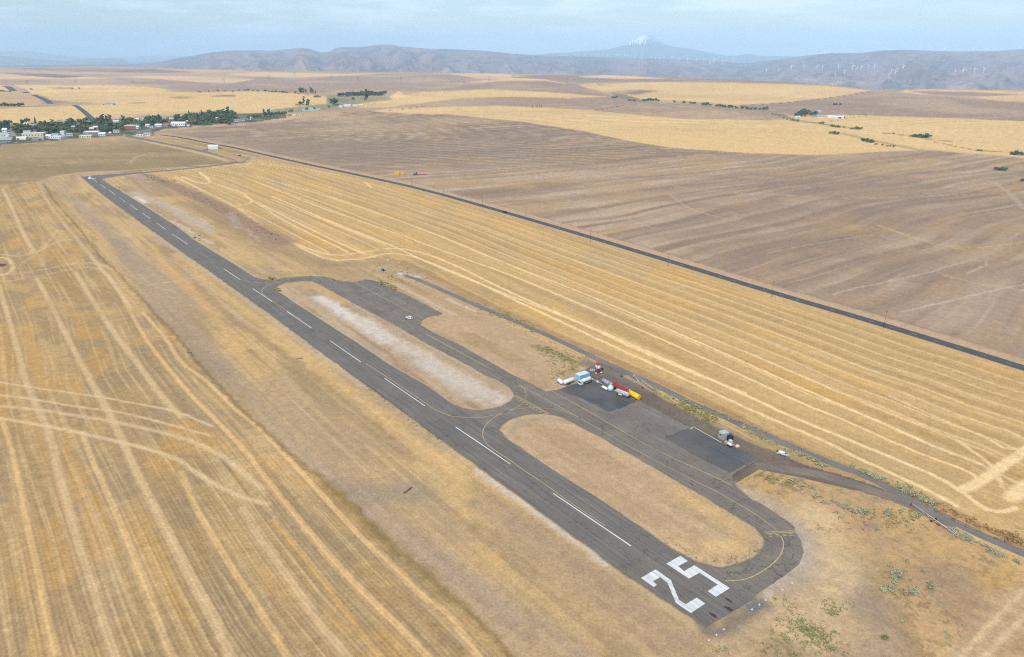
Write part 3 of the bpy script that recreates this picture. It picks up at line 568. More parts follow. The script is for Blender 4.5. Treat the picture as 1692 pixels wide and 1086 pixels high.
# ---------------- far farmland (outlines traced, colours as they would look close up)
YF, BF, PF = (222, 186, 128), (172, 144, 126), (206, 172, 136)
FAR = [
 ([(-800, 60), (2500, 60), (2500, 262), (1640, 257), (1480, 249.5), (1240, 253), (1040, 232), (860, 200), (620, 184), (470, 200), (240, 219), (180, 223), (0, 240), (-800, 290)], (186, 156, 130)),
 # left, north of the town
 ([(-700, 190), (0, 180), (50, 176), (118, 174), (130, 174), (160, 196), (100, 205), (0, 207), (-700, 215)], YF), ([(130, 174), (200, 171), (260, 171), (330, 175), (423, 176), (440, 188), (330, 186), (240, 192), (160, 197)], YF),
 ([(54, 156), (120, 152), (250, 151), (330, 153), (423, 150), (470, 152), (525, 158), (560, 164), (556, 170), (545, 176), (500, 180), (423, 187), (330, 181), (250, 175), (150, 171), (88, 168), (72, 158)], YF),
 ([(20, 140), (100, 141), (190, 141), (220, 143), (265, 146), (285, 150), (250, 153), (130, 152), (54, 156), (40, 146)], (232, 192, 132)), ([(-500, 144), (0, 140), (14, 146), (18, 151), (0, 152), (-500, 155)], YF),
 ([(-500, 155), (0, 152), (40, 150), (60, 160), (72, 172), (40, 176), (0, 177), (-500, 182)], (202, 166, 126)), ([(70, 163), (88, 166), (110, 168), (160, 170), (100, 174), (60, 173), (80, 168)], (158, 136, 120)),
 ([(75, 145), (95, 144), (120, 145), (125, 147), (100, 147)], (160, 138, 120)), ([(273, 161), (300, 159), (325, 161), (300, 164)], (186, 150, 116)), ([(345, 160), (370, 157), (388, 157), (390, 160), (365, 160)], (148, 124, 108)),
 ([(0, 131), (60, 131), (180, 130), (220, 141), (120, 141), (20, 140), (0, 138)], (184, 156, 138)), ([(-500, 125), (0, 121.5), (60, 123), (130, 127), (190, 130), (60, 131), (-500, 133)], (226, 184, 140)), ([(0, 120.5), (70, 121), (140, 127), (100, 129), (40, 125)], (140, 120, 116)),
 ([(190, 130), (300, 126), (420, 127), (480, 130), (560, 136), (620, 144), (560, 150), (520, 155), (423, 150), (330, 153), (270, 143), (220, 138)], (172, 146, 130)),
 ([(200, 127), (260, 124), (330, 124), (423, 131), (380, 138), (330, 136), (250, 130)], (222, 182, 142)), ([(-500, 116), (0, 114), (100, 116), (260, 119), (423, 120), (620, 123), (423, 128), (200, 124), (0, 120)], (196, 164, 142)),
 ([(370, 122), (423, 119.5), (560, 122), (620, 122), (640, 125), (560, 128.5), (470, 128), (400, 125)], (226, 188, 144)), ([(0, 112), (260, 114), (400, 118), (250, 121), (100, 118)], (150, 128, 122)), ([(250, 114), (400, 117), (423, 119), (330, 120)], (210, 174, 140)),
 # middle distance
 ([(423, 132), (520, 127), (640, 122), (720, 121), (790, 127), (760, 134), (720, 143), (700, 150), (640, 148), (560, 148), (480, 140)], (174, 148, 132)), ([(740, 122), (830, 121), (846, 124), (846, 131), (790, 130)], (220, 184, 146)),
 ([(560, 166), (640, 160), (700, 152), (760, 150), (813, 147), (846, 149), (905, 152), (1010, 160), (940, 163), (846, 160), (760, 163), (700, 170), (640, 178), (600, 178), (560, 172)], YF),
 ([(700, 150), (760, 143), (813, 136), (846, 131), (908, 130), (960, 142), (985, 150), (1010, 160), (905, 152), (846, 149), (813, 147)], (164, 138, 124)), ([(760, 138), (800, 133), (846, 129), (900, 131), (950, 141), (900, 134), (846, 134)], YF),
 ([(846, 128), (880, 124), (1000, 123), (1100, 127), (1269, 133), (1340, 137), (1400, 143), (1300, 143), (1100, 135), (1040, 135), (960, 137), (900, 131)], (162, 138, 128)), ([(955, 127), (1000, 124), (1050, 126), (1100, 130), (1030, 131)], (228, 186, 150)),
 ([(985, 142), (1040, 137), (1100, 136), (1269, 138), (1360, 141), (1440, 150), (1380, 160), (1300, 169), (1215, 174), (1130, 167), (1060, 163), (1032, 157), (1085, 151), (1060, 148), (1000, 152), (975, 146)], YF),
 ([(955, 141), (985, 137), (990, 145), (975, 147)], (220, 178, 132)), ([(1030, 154), (1060, 149), (1088, 150), (1050, 157)], (142, 122, 116)),
 ([(600, 178), (640, 178), (700, 170), (760, 163), (846, 160), (940, 163), (1010, 160), (1060, 168), (1160, 174), (1269, 184), (1300, 194), (1269, 199), (1130, 198), (1050, 190), (970, 182), (900, 178), (820, 175), (700, 178), (640, 182)], (170, 143, 124)),
 ([(610, 184), (640, 180), (700, 178), (820, 175), (900, 178), (970, 182), (1050, 190), (1130, 197), (1269, 199), (1330, 196), (1380, 206), (1440, 220), (1490, 234), (1540, 248), (1480, 250), (1350, 256.5), (1240, 253.5), (1110, 244.5), (1040, 233), (960, 216), (860, 201), (750, 190), (680, 188)], YF),
 ([(1215, 175), (1300, 170), (1380, 161), (1440, 151), (1520, 156), (1600, 163), (1692, 170), (2400, 190), (2400, 215), (1692, 199), (1560, 195), (1450, 190), (1400, 189), (1310, 190), (1269, 184)], (164, 139, 124)),
 ([(1290, 193), (1330, 191), (1400, 190), (1480, 193), (1560, 195.5), (1692, 199.5), (2400, 216), (2400, 290), (1692, 262), (1640, 256), (1560, 250.5), (1500, 240), (1440, 222), (1380, 207), (1340, 199)], YF),
 ([(1440, 147), (1520, 147), (1600, 149), (1692, 152), (2400, 160), (2400, 172), (1692, 169), (1600, 160), (1520, 156)], (222, 180, 134)), ([(1590, 156), (1640, 159), (1692, 162), (1692, 169), (1640, 166)], YF), ([(1500, 150), (1600, 152), (1692, 157), (1600, 160), (1540, 157)], (168, 144, 130)),
 ([(1440, 146), (1500, 148), (1480, 152), (1440, 151)], (176, 150, 140)),
 ([(540, 157), (640, 160), (650, 165), (600, 170), (560, 180), (500, 186), (470, 186), (430, 188), (450, 181), (540, 172)], (152, 146, 112)), ([(540, 162), (600, 165), (570, 170), (545, 167)], (132, 138, 100)), ([(498, 180), (515, 177), (530, 179), (525, 183), (500, 184)], (168, 184, 170)),
 ([(643, 160), (655, 153), (660, 151), (670, 158), (680, 160), (660, 162)], (236, 200, 136)),
 ([(470, 190), (540, 182), (600, 178), (620, 183), (560, 189), (500, 196)], (184, 150, 120)),
 ([(1010, 152), (1032, 156), (1060, 165), (1085, 168), (1050, 168), (1015, 160)], (140, 134, 108))]
for pl, c in FAR:
    softfill(pl, c, keep=(1.0-(mE | mC)) if pl is FAR[0][0] else None)
far_w = sm(1250, 1700, RR)[:, None]*np.ones((1, NC))
mixc(sm(.45, .7, fbm(XX/420, YY/160, 4, 95))*far_w*.25, (176, 146, 112)); mixc(sm(.45, .7, fbm(XX/240, YY/300, 4, 96))*far_w*.22, (236, 202, 150))
yel = (mE == 0)*far_w*sm(2800, 1400, RR)[:, None]; mixc((1-sm(.15, .6, np.abs(np.mod((YY-XX*.25+(fbm(XX/500, YY/500, 2, 97)-.5)*300)/34, 1)-.5)*2))*yel*.34, (190, 154, 104)); mixc(sm(.55, .9, vn((XX+YY*.3)/160, (YY-XX*.25+(fbm(XX/500, YY/500, 2, 97)-.5)*300)/11, 98))*yel*.4, (236, 206, 154))
# creeks and hedgerow ground
for p_, w_, c_ in [([(1285, 188), (1310, 199), (1350, 204), (1400, 211), (1420, 214)], 16, (132, 130, 92)), ([(1372, 219), (1400, 222), (1430, 230), (1480, 240), (1520, 248)], 18, (178, 156, 110)), ([(1450, 219), (1500, 224), (1530, 230), (1575, 234)], 8, (140, 124, 76)), ([(1545, 235), (1590, 244), (1612, 249), (1680, 252), (1730, 258)], 6, (146, 122, 74)),
                   ([(1300, 199), (1360, 204), (1440, 189), (1500, 192)], 3, (150, 128, 88)), ([(1400, 189), (1560, 195), (1692, 200)], 10, (150, 134, 96)), ([(1050, 168), (1110, 172), (1200, 178), (1285, 186)], 18, (150, 136, 104)), ([(560, 187), (660, 182), (700, 176)], 5, (128, 106, 84)),
                   ([(1215, 175), (1300, 170), (1380, 161), (1440, 151)], 9, (120, 100, 92)), ([(985, 182), (1035, 174)], 8, (124, 102, 90)), ([(160, 196), (240, 192), (330, 187)], 10, (176, 140, 96)), ([(0, 178), (60, 176), (120, 174), (190, 171), (250, 170)], 8, (160, 132, 100)),
                   ([(423, 151), (470, 153), (520, 158)], 14, (150, 126, 106))]:
    q = [P(*a)[:2] for a in p_]; wline(q, w_, c_, .85, .7, 8, world=True)
# town ground: yards and streets
mT = pmask([(-300, 236), (-300, 205), (0, 208), (60, 206), (120, 205), (180, 200), (240, 196), (300, 192), (400, 187), (470, 186), (474, 194), (420, 202), (330, 208), (270, 214), (240, 223), (205, 223), (175, 225), (100, 231), (60, 236), (0, 240), (-300, 262)])
COL[mT] = lin((98, 102, 76)); mixc(sm(.52, .62, fbm(XX/30, YY/30, 3, 99))*mT*.7, (146, 136, 116)); mixc(sm(.55, .65, fbm(XX/22, YY/22, 3, 98))*mT*.6, (84, 96, 66))
for p_, w_, c_ in [([(-60, 246), (0, 238), (50, 234), (100, 230), (150, 227), (200, 224), (215, 223)], 11, (128, 122, 118)), ([(10, 205), (18, 215), (22, 228), (24, 236)], 10, (170, 156, 138)), ([(220, 223), (240, 216), (262, 210), (300, 208), (330, 207)], 12, (150, 138, 128)), ([(100, 209), (160, 213), (220, 214)], 8, (140, 134, 126)), ([(60, 222), (120, 220), (180, 219)], 7, (150, 140, 130))]:
    wline(p_, w_, c_, .9, .5, 4)

# general mottling so nothing is flat
COL *= (1+(n_fine-.5)*.22+(n_mid-.5)*.12+(n_str-.5)*.10)[..., None]
_g = COL@np.array([.3, .59, .11]); COL = _g[..., None]+(COL-_g[..., None])*.99; COL = COL*np.clip(1+(_g[..., None]-.30)*.45, .8, 1.1)
COL = np.clip(COL, 0.005, 0.9)

verts = np.stack([XX, YY, ZZ], -1).reshape(-1, 3)
ii = np.arange(NR-1)[:, None]*NC+np.arange(NC-1)[None]; quads = np.stack([ii, ii+1, ii+NC+1, ii+NC], -1).reshape(-1, 4)
colr = COL.reshape(-1, 3); rw = np.stack([ROWC, ROWS, np.zeros_like(ROWC)], -1).reshape(-1, 3)
# the rest of the plain, behind and beside the camera, and under it
n0 = len(verts); a2 = np.radians(np.linspace(46, 314, 90)); r2 = np.concatenate([[RR[0]], np.geomspace(180, 110000, 50)])
X2 = r2[:, None]*np.sin(a2)[None]; Y2 = r2[:, None]*np.cos(a2)[None]; Z2 = TH(X2, Y2)
v2 = np.stack([X2, Y2, Z2], -1).reshape(-1, 3); i2 = np.arange(50)[:, None]*90+np.arange(89)[None]
q2 = np.stack([i2, i2+1, i2+91, i2+90], -1).reshape(-1, 4)+n0
c2 = lin((196, 160, 114))*(0.85+.3*fbm(X2/120, Y2/120, 3, 5))[..., None]
n1 = n0+len(v2); ring = np.radians(np.linspace(0, 360, 64, endpoint=False)); v3 = np.stack([RR[0]*1.002*np.sin(ring), RR[0]*1.002*np.cos(ring), np.full(64, -.01)], -1); v3 = np.vstack([v3, [[0, 0, -.01]]])
t3 = [(n1+(k+1) % 64, n1+k, n1+64) for k in range(64)]
verts = np.vstack([verts, v2, v3]); colr = np.vstack([colr, c2.reshape(-1, 3), np.tile(lin((190, 158, 112)), (65, 1))]); rw = np.vstack([rw, np.zeros((len(v2)+65, 3))])
quads = np.vstack([quads, q2])[:, ::-1]
me = bpy.data.meshes.new('ground'); me.vertices.add(len(verts)); me.vertices.foreach_set('co', verts.astype(np.float32).ravel())
nq, nt = len(quads), len(t3); me.loops.add(nq*4+nt*3); me.loops.foreach_set('vertex_index', np.concatenate([quads.ravel(), np.array(t3).ravel()]).astype(np.int32))
me.polygons.add(nq+nt); me.polygons.foreach_set('loop_start', np.concatenate([np.arange(nq)*4, nq*4+np.arange(nt)*3]).astype(np.int32))
me.update(calc_edges=True); me.polygons.foreach_set('use_smooth', np.ones(nq+nt, bool))
at = me.attributes.new('albedo', 'FLOAT_VECTOR', 'POINT'); at.data.foreach_set('vector', colr.astype(np.float32).ravel())
at = me.attributes.new('rows', 'FLOAT_VECTOR', 'POINT'); at.data.foreach_set('vector', rw.astype(np.float32).ravel())
me.materials.append(attr_mat('dry_farmland', rows=True))
ground = link(bpy.data.objects.new('ground', me), None, 'structure')
del verts, quads, colr, rw

# ------------------------------------------------------------------ paving sheets
M_RUN = paved_mat('runway_asphalt', (120, 114, 107), THETA, .16, .12, .20, 3.05, crack=.22)
M_TAX = paved_mat('taxiway_asphalt', (128, 118, 109), THETA, .13, .14, .05, 4.0, blot=.14, crack=.32)
M_SEAL = paved_mat('sealed_asphalt', (86, 88, 92), THETA, .18, .07, 0.0, 3, blot=.22, stain=(116, 109, 102), crack=.2)
M_GRAV = paved_mat('gravel', (128, 121, 115), THETA, .14, .22, 0.0, 3, rough=.95, blot=.14)
M_GRAV2 = paved_mat('brown_gravel', (130, 118, 106), THETA, .14, .22, 0.0, 3, rough=.95, blot=.16)
M_ROAD = paved_mat('highway_asphalt', (84, 84, 88), THETA, .10, .10, .08, 3.4)
M_WHITE = paved_mat('white_marking_paint', (222, 224, 224), THETA, .22, .12, .0, 3, rough=.7, blot=.05)
M_YEL = paved_mat('yellow_marking_paint', (194, 172, 122), THETA, .12, .12, .0, 3, rough=.7, blot=.08)
M_FAINT = paved_mat('faded_marking_paint', (150, 146, 130), THETA, .15, .15, .0, 3, rough=.7, blot=.1)
M_TAR = mat('crack_tar', (60, 56, 54), .6, .1)

taxiway = sheet('taxiway', [GS(TAXI), GS(ISL1), GS(ISL2)], .020, M_TAX, .10)
entrance = sheet('taxiway', [GS(TAXIW)], .020, M_TAX, .12)
runway = sheet('runway', [GS(RW_L+RW_R)], .040, M_RUN, .10)
sheet('sealed_patch', [GS([(922, 645), (948, 635), (962, 632), (985, 630), (1012, 637), (1052, 664), (1030, 673), (1007, 681), (980, 668), (953, 655), (940, 652)])], .028, M_SEAL, .5, parent=taxiway)
sheet('sealed_patch', [GS([(1098, 723), (1120, 714), (1145, 706.5), (1191, 731), (1252, 758), (1230, 770), (1206, 782), (1150, 754)])], .028, M_SEAL, .5, parent=taxiway)
def wp(pts): return [tuple(q) for q in smooth_poly(GS(pts), 1, False)]
gravel_road = ribbon('gravel_road', densify(wp(GR), 3, .35, False), 4.3, .012, M_GRAV)
gravel_track = ribbon('gravel_road', densify(wp(GR2), 3, .35, False), 5.0, .008, M_GRAV2)
highway = ribbon('highway', smooth_poly([tuple(G(*q)) for q in HW], 1, False), 7.6, .03, M_ROAD)
_hw = densify([tuple(q) for q in smooth_poly([tuple(G(*q)) for q in HW], 1, False)], 1.0, 0, False)
k = 0
while k < len(_hw)-6:
    if np.hypot(*_hw[k]) < 900: ribbon('centerline_stripe', _hw[k:k+4], .14, .045, M_WHITE, parent=highway)
    k += 12

# runway centreline, numbers, taxi lines
DS = [(153, 295.5, 161, 302), (166, 305, 174.5, 311.5), (180.5, 315, 190.5, 322), (197, 326.8, 207, 333.7), (215, 338.8, 227, 347.3), (235.5, 352.5, 249, 362), (258.8, 368.8, 274, 379.5), (285, 387, 310, 403.8), (323, 412.8, 353.5, 434), (370, 444.5, 397.5, 463), (417.5, 477, 449.5, 498.5), (474.5, 515, 515, 542.5), (545, 563, 596, 598.5), (635, 625, 702, 671), (753, 706, 843, 767), (914, 815.5, 1042.5, 902.5)]
for i, (x0, y0, x1, y1) in enumerate(DS):
    ribbon('centerline_stripe', densify([G(x0, y0), G(x1, y1)], 5, 0, False), .42 if i != 8 else .22, .055, M_WHITE if i != 8 else M_FAINT, parent=runway)
def c4(pts): return [(1040+x/6.786, 900+y/6.786) for x, y in pts]
sheet('runway_number', [GS(c4([(413, 215), (570, 128), (655, 186), (548, 243), (613, 300), (728, 232), (1125, 490), (970, 587), (877, 524), (990, 450), (785, 318), (667, 382)]))], .055, M_WHITE, .03, parent=runway)
sheet('runway_number', [GS(c4([(130, 375), (293, 280), (465, 400), (555, 620), (630, 670), (755, 597), (850, 663), (690, 770), (520, 655), (428, 432), (345, 368), (265, 410), (310, 453), (270, 477)]))], .055, M_WHITE, .03, parent=runway)
o7 = G(150, 294.5); ux = np.array([ca, sa]); uy = np.array([-sa, ca])     # the single figure 7 on the far threshold
def r7(a, b): return o7+ux*a+uy*b
sheet('runway_number', [[r7(6, -3.6), r7(6, 4.6), r7(2.6, 4.6), r7(3.4, -.8), r7(-13, 2.4), r7(-13, -.4)]], .055, M_WHITE, .03, parent=runway)
def yl(pts, w=.22, m=None, it=2, parent=None): ribbon('taxi_line', densify([tuple(q) for q in smooth_poly(GS(pts), it, False)], 1.5, 0, False), w, .06, m or M_YEL, parent=parent or taxiway)
def cA(pts): return [(400+x/8.355, 430+y/8.355) for x, y in pts]
def cB(pts): return [(720+x/6.79, 620+y/6.79) for x, y in pts]
def cC(pts): return [(540+x/7.24, 540+y/7.24) for x, y in pts]
def cD(pts): return [(1180+x/3.55, 780+y/3.55) for x, y in pts]
yl(cA([(-375, -215), (-200, -90), (0, 270), (90, 298), (200, 312), (380, 315), (520, 292), (640, 262), (800, 245)])[2:], .3)
yl(cA([(440, 320), (340, 350), (285, 390), (268, 430), (290, 480), (420, 568), (600, 690), (820, 825)]), .3)
yl(cC([(470, 443), (700, 590), (1180, 912), (1300, 1000), (1420, 1050), (1590, 1080)])+cB([(80, 438), (200, 466), (380, 480), (560, 472), (680, 445), (800, 410), (900, 365), (970, 320)]), .3)
yl(cB([(1005, 275), (1018, 225), (1000, 165), (950, 120), (740, 0)])+cC([(1020, 0)]), .2)
yl(cC([(1020, 0), (1590, 300)])+cB([(740, 0), (950, 122), (1150, 225), (1400, 360), (1629, 488)])+[(1040, 738), (1100, 770), (1150, 797)]+cD([(0, 105), (100, 165), (200, 222), (290, 280), (370, 345)]), .26)
yl(cB([(870, 385), (1000, 370), (1150, 368), (1300, 378), (1450, 405), (1629, 488)]), .24)
yl(cB([(870, 385), (720, 435), (620, 500), (550, 570), (522, 650), (540, 735), (620, 820), (800, 930), (1010, 1084)])+[(868, 779), (900, 800), (940, 829), (1000, 869)], .3)
yl(cD([(392, 375), (408, 410), (405, 455), (380, 505), (320, 560), (230, 615), (150, 638), (65, 640)]), .34)
yl(cB([(1305, 183), (1629, 355)])+[(1040, 720), (1100, 752)]+cD([(0, 28), (105, 80)]), .3)
yl([(541, 459), (569, 480)], .2); yl([(569, 480.5), (640, 514), (690, 545)], .2)
yl([(587, 467.5), (640, 496), (703, 528.5)], .3)
yl([(515, 464), (526.5, 458.5)], .9, M_FAINT)
for x in range(6):       # tie-down T marks on the apron
    bx, by = 611+x*17.8, 470+x*9.4
    ribbon('tie_down_mark', [G(bx, by), G(bx+10, by+5.0)], .22, .06, M_FAINT, parent=taxiway)
    ribbon('tie_down_mark', [G(bx+7, by+3.5), G(bx+16, by+.4)], .16, .06, M_FAINT, parent=taxiway)
for a_, b_ in ((cB([(895, 225)])[0], cB([(1275, 432)])[0]), (cD([(298, 354)])[0], cD([(462, 346)])[0])):      # hold lines: two solid, two broken
    A, B = G(*a_), G(*b_); dd = (B-A)/np.hypot(*(B-A)); nn = np.array([-dd[1], dd[0]])
    if nn@(G(1000, 900)-A) < 0 and a_[0] < 1000: nn = -nn
    if a_[0] > 1200: nn = -nn if nn@(G(1270, 920)-A) < 0 else nn
    for j, off in enumerate((0, .75)): ribbon('hold_line', [A+nn*off, B+nn*off], .32, .065, M_YEL, parent=taxiway)
    L = np.hypot(*(B-A))
    for off in (1.5, 2.25):
        t = 0.5
        while t < L-1: ribbon('hold_line', [A+nn*off+dd*t, A+nn*off+dd*(t+1.15)], .32, .065, M_YEL, parent=taxiway); t += 2.3
yl([(1141, 709.5), (1146, 705.6), (1192, 731.5)], .55, paved_mat('pale_curb', (196, 184, 172), THETA, .1, .1, 0), 0)
ribbon('threshold_bar', [G(214.5, 287), G(201, 286)], .9, .06, M_FAINT, parent=entrance)
# tar-filled cracks on the taxiway bend
for pts in ([(385, 360), (435, 430)], [(425, 372), (440, 398), (440, 430)], [(470, 430), (505, 438)], [(465, 475), (455, 515)], [(430, 535), (460, 548), (478, 530)], [(340, 650), (350, 655)], [(365, 598), (400, 618)], [(300, 462), (320, 455)], [(248, 508), (268, 516)], [(185, 268), (210, 262)], [(100, 218), (125, 212)], [(330, 275), (362, 300)], [(190, 540), (215, 552)]):
    ribbon('crack', densify(GS(cD(pts)), .6, .12, False), .16, .058, M_TAR, parent=taxiway)
# rubber marks and scorched patches by the numbers
M_SCORCH = mat('rubber_stain', (72, 60, 54), .8, .25, 1.2)
for cx, cy, a, b in ((1204, 992, 1.4, .5), (1178, 1017, 1.4, .6), (1204, 1006, 1.6, .7), (1124, 984, 1.5, .12)):
    c = G(cx, cy); pts = [c+(ux*math.cos(t)*a+uy*math.sin(t)*b)*(.7+.5*rng.random()) for t in np.linspace(0, 2*math.pi, 14, endpoint=False)]
    sheet('rubber_stain', [pts], .05, M_SCORCH, .05, .5, parent=runway)
# crumbled asphalt apron corner by the threshold
sheet('gravel_pad', [GS([(1233, 1000), (1246, 994), (1262, 996), (1266, 1003), (1250, 1010), (1238, 1008)])], .014, paved_mat('loose_gravel', (120, 118, 116), THETA, .1, .35, 0), .3)

# far roads, draped over the rolling land
far_road = []
for pts, w in (([(154, 198), (147, 192), (138, 184), (127, 176), (122, 174.3)], 13), ([(84, 171.5), (76, 166), (66, 161), (55, 157)], 17), ([(46, 154), (40, 152)], 22), ([(22, 150.5), (17, 146), (9, 143)], 26), ([(215, 224), (222, 221.5)], 8)):
    q = [P(*a) for a in pts]; q = densify(smooth_poly([(a[0], a[1]) for a in q], 1, False), 15, 0, False)
    ribbon('county_road', q, w, .4, M_ROAD, drape=True)

# ------------------------------------------------------------------ hills beyond the rim, far ridges, snow-capped volcano
def az_of(x): return np.array([px_az(v) for v in x])
def elev_of(x, y): d = ray(x, y); return d[2]/math.hypot(d[0], d[1])
def range_sheet(name, sky, r0, r1, z0, m, nr_, nc_, gully, seed, colfn, kind='structure', power=1.0, back=0.25):
    az = az_of([p[0] for p in sky]); el = np.array([elev_of(*p) for p in sky]); A = np.linspace(az[0], az[-1], nc_)
    rtop = r1*(1+.0*A); ztop = CAMH+np.interp(A, az, el)*rtop
    t = np.concatenate([np.linspace(0, 1, nr_), 1+np.linspace(0, back, 12)[1:]])[:, None]
    r = r0+(r1-r0)*t; X = r*np.sin(A)[None]; Y = r*np.cos(A)[None]
    s = np.clip(t, 0, 1); base = z0+(ztop[None]-z0)*s**power
    base = np.where(t > 1, ztop[None]-(t-1)*(r1-r0)*.25, base)
    u = A[None]*r1; g = fbm(u/gully+t*.7, t*1.8+seed+0*u, 5, seed, .45); ridge = 1-np.abs(2*fbm(u/gully*1.6+t*1.3, t*1.4+7+0*u, 5, seed+3)-1)*1.6
    rel = (ztop[None]-z0)
    amp = rel*.32*np.sin(np.clip(s, 0, 1)*math.pi)**.8
    Z = base+amp*((g-.5)*1.5+(ridge-.4)*.8)
    me = bpy.data.meshes.new(name); v = np.stack([X+0*Z, Y+0*Z, Z], -1).reshape(-1, 3); n_r, n_c = Z.shape
    ii = np.arange(n_r-1)[:, None]*n_c+np.arange(n_c-1)[None]; q = np.stack([ii+n_c, ii+n_c+1, ii+1, ii], -1).reshape(-1, 4)
    me.from_pydata(v.tolist(), [], q.tolist()); me.polygons.foreach_set('use_smooth', np.ones(len(q), bool))
    c = colfn(X, Y, Z, A[None]+0*Z, t+0*Z, g, ridge, ztop[None])
    at = me.attributes.new('albedo', 'FLOAT_VECTOR', 'POINT'); at.data.foreach_set('vector', np.clip(c, .004, .9).astype(np.float32).ravel())
    me.materials.append(m); me.update(); return link(bpy.data.objects.new(name, me), None, kind)
M_HILL = attr_mat('hill_grass', grain=((.004, .10), (.02, .08), (.08, .05)))
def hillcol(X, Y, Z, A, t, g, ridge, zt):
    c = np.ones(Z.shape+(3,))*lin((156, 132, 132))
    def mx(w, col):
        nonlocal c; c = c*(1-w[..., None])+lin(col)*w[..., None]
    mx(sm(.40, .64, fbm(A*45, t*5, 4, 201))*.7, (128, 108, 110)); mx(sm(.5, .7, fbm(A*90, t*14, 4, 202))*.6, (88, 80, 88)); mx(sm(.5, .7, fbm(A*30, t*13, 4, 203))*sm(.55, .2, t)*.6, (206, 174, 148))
    mx(sm(.46, .22, g)*.65, (92, 84, 88)); mx(sm(.5, .3, ridge)*.3, (118, 100, 102)); mx(sm(.66, .72, fbm(A*150, t*22, 3, 204))*sm(.6, .3, t)*.6, (58, 68, 62)); return c  # folds darkened along the gully noise, painting their shade into the colour
SKY1 = [(-700, 112), (-300, 111), (0, 109), (100, 108), (212, 106), (250, 104.5), (295, 95.5), (350, 86.8), (380, 83.8), (423, 83.2), (448, 83.8), (500.5, 79.5), (515, 82), (530.5, 86.6), (543, 86.6), (553, 81), (563, 78), (595.5, 78.3), (610, 76), (628, 74), (649, 73.8), (663, 77), (710.5, 80.8), (745, 81.3), (798, 83.8), (846, 88.8), (896, 92), (996, 94.3), (1096, 97.5), (1171, 100.5), (1221, 104), (1246, 103.6), (1269, 101), (1319, 94), (1369, 88), (1419, 88), (1456, 83.8), (1494, 82.5), (1569, 85), (1644, 84.3), (1692, 81), (1850, 84), (2300, 88)]
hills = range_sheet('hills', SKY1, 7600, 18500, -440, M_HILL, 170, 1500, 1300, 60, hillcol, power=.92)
def farcol(X, Y, Z, A, t, g, ridge, zt):
    c = np.ones(Z.shape+(3,))*lin((150, 140, 124)); w = sm(.4, .6, fbm(A*120, t*12, 4, 211))[..., None]*.6; return c*(1-w)+lin((100, 104, 92))*w
SKY2 = [(-700, 97), (-300, 92), (-60, 93), (0, 92.5), (32, 94), (62, 98), (100, 99.5), (132, 98), (162, 96), (195, 95.5), (203, 99), (212, 106), (300, 110), (700, 110)]
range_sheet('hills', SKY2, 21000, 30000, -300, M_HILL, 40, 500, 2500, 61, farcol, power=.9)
SKY3 = [(-500, 96), (-100, 88), (0, 86), (40, 83.5), (75, 88), (110, 93), (180, 97), (225, 94), (262, 91.5), (290, 92.5), (330, 97), (420, 110)]
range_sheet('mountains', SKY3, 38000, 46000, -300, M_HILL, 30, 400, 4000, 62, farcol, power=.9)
SKY4 = [(780, 100), (880, 91), (913, 88), (953, 85.8), (980, 84), (1008, 81), (1024, 77), (1036, 72.5), (1047, 65), (1058, 59), (1064, 58.2), (1069, 57), (1074, 59), (1080, 61), (1090, 68), (1096, 72.5), (1112, 77.5), (1133, 80), (1160, 84.5), (1183, 88.8), (1200, 92), (1216, 92.5), (1227, 90), (1236, 89.2), (1246, 90.2), (1258, 92.5), (1300, 93), (1340, 94), (1420, 104)]
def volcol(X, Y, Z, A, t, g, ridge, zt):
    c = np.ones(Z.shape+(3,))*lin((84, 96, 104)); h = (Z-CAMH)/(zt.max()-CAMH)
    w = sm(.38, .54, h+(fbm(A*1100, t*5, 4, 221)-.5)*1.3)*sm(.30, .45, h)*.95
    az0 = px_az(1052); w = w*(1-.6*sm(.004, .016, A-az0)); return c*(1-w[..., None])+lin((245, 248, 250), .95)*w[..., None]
range_sheet('volcano', SKY4, 30000, 35000, -300, M_HILL, 70, 700, 1500, 63, volcol, power=1.0)
def snowcol(X, Y, Z, A, t, g, ridge, zt): return np.ones(Z.shape+(3,))*lin((245, 248, 250), .95)
range_sheet('snow_peak', [(1350, 96), (1357, 88), (1363, 84.3), (1369, 85.4), (1377, 90), (1384, 96)], 50000, 53000, -300, M_HILL, 12, 60, 2000, 64, snowcol)

# ------------------------------------------------------------------ haze
hz = MB().box((0, 26000, 330), (120000, 64000, 1700)); M_HZ = bpy.data.materials.new('haze_air'); M_HZ.use_nodes = True
hn, hl_ = M_HZ.node_tree.nodes, M_HZ.node_tree.links; hn.remove(hn['Principled BSDF']); pv = hn.new('ShaderNodeVolumePrincipled')
HZ_DENS = 4.9e-5
pv.inputs['Color'].default_value = (.53, .775, 1.0, 1); pv.inputs['Density'].default_value = HZ_DENS; pv.inputs['Anisotropy'].default_value = -0.22
hl_.new(pv.outputs[0], hn['Material Output'].inputs['Volume'])
haze = hz.build('haze', M_HZ, kind='stuff')

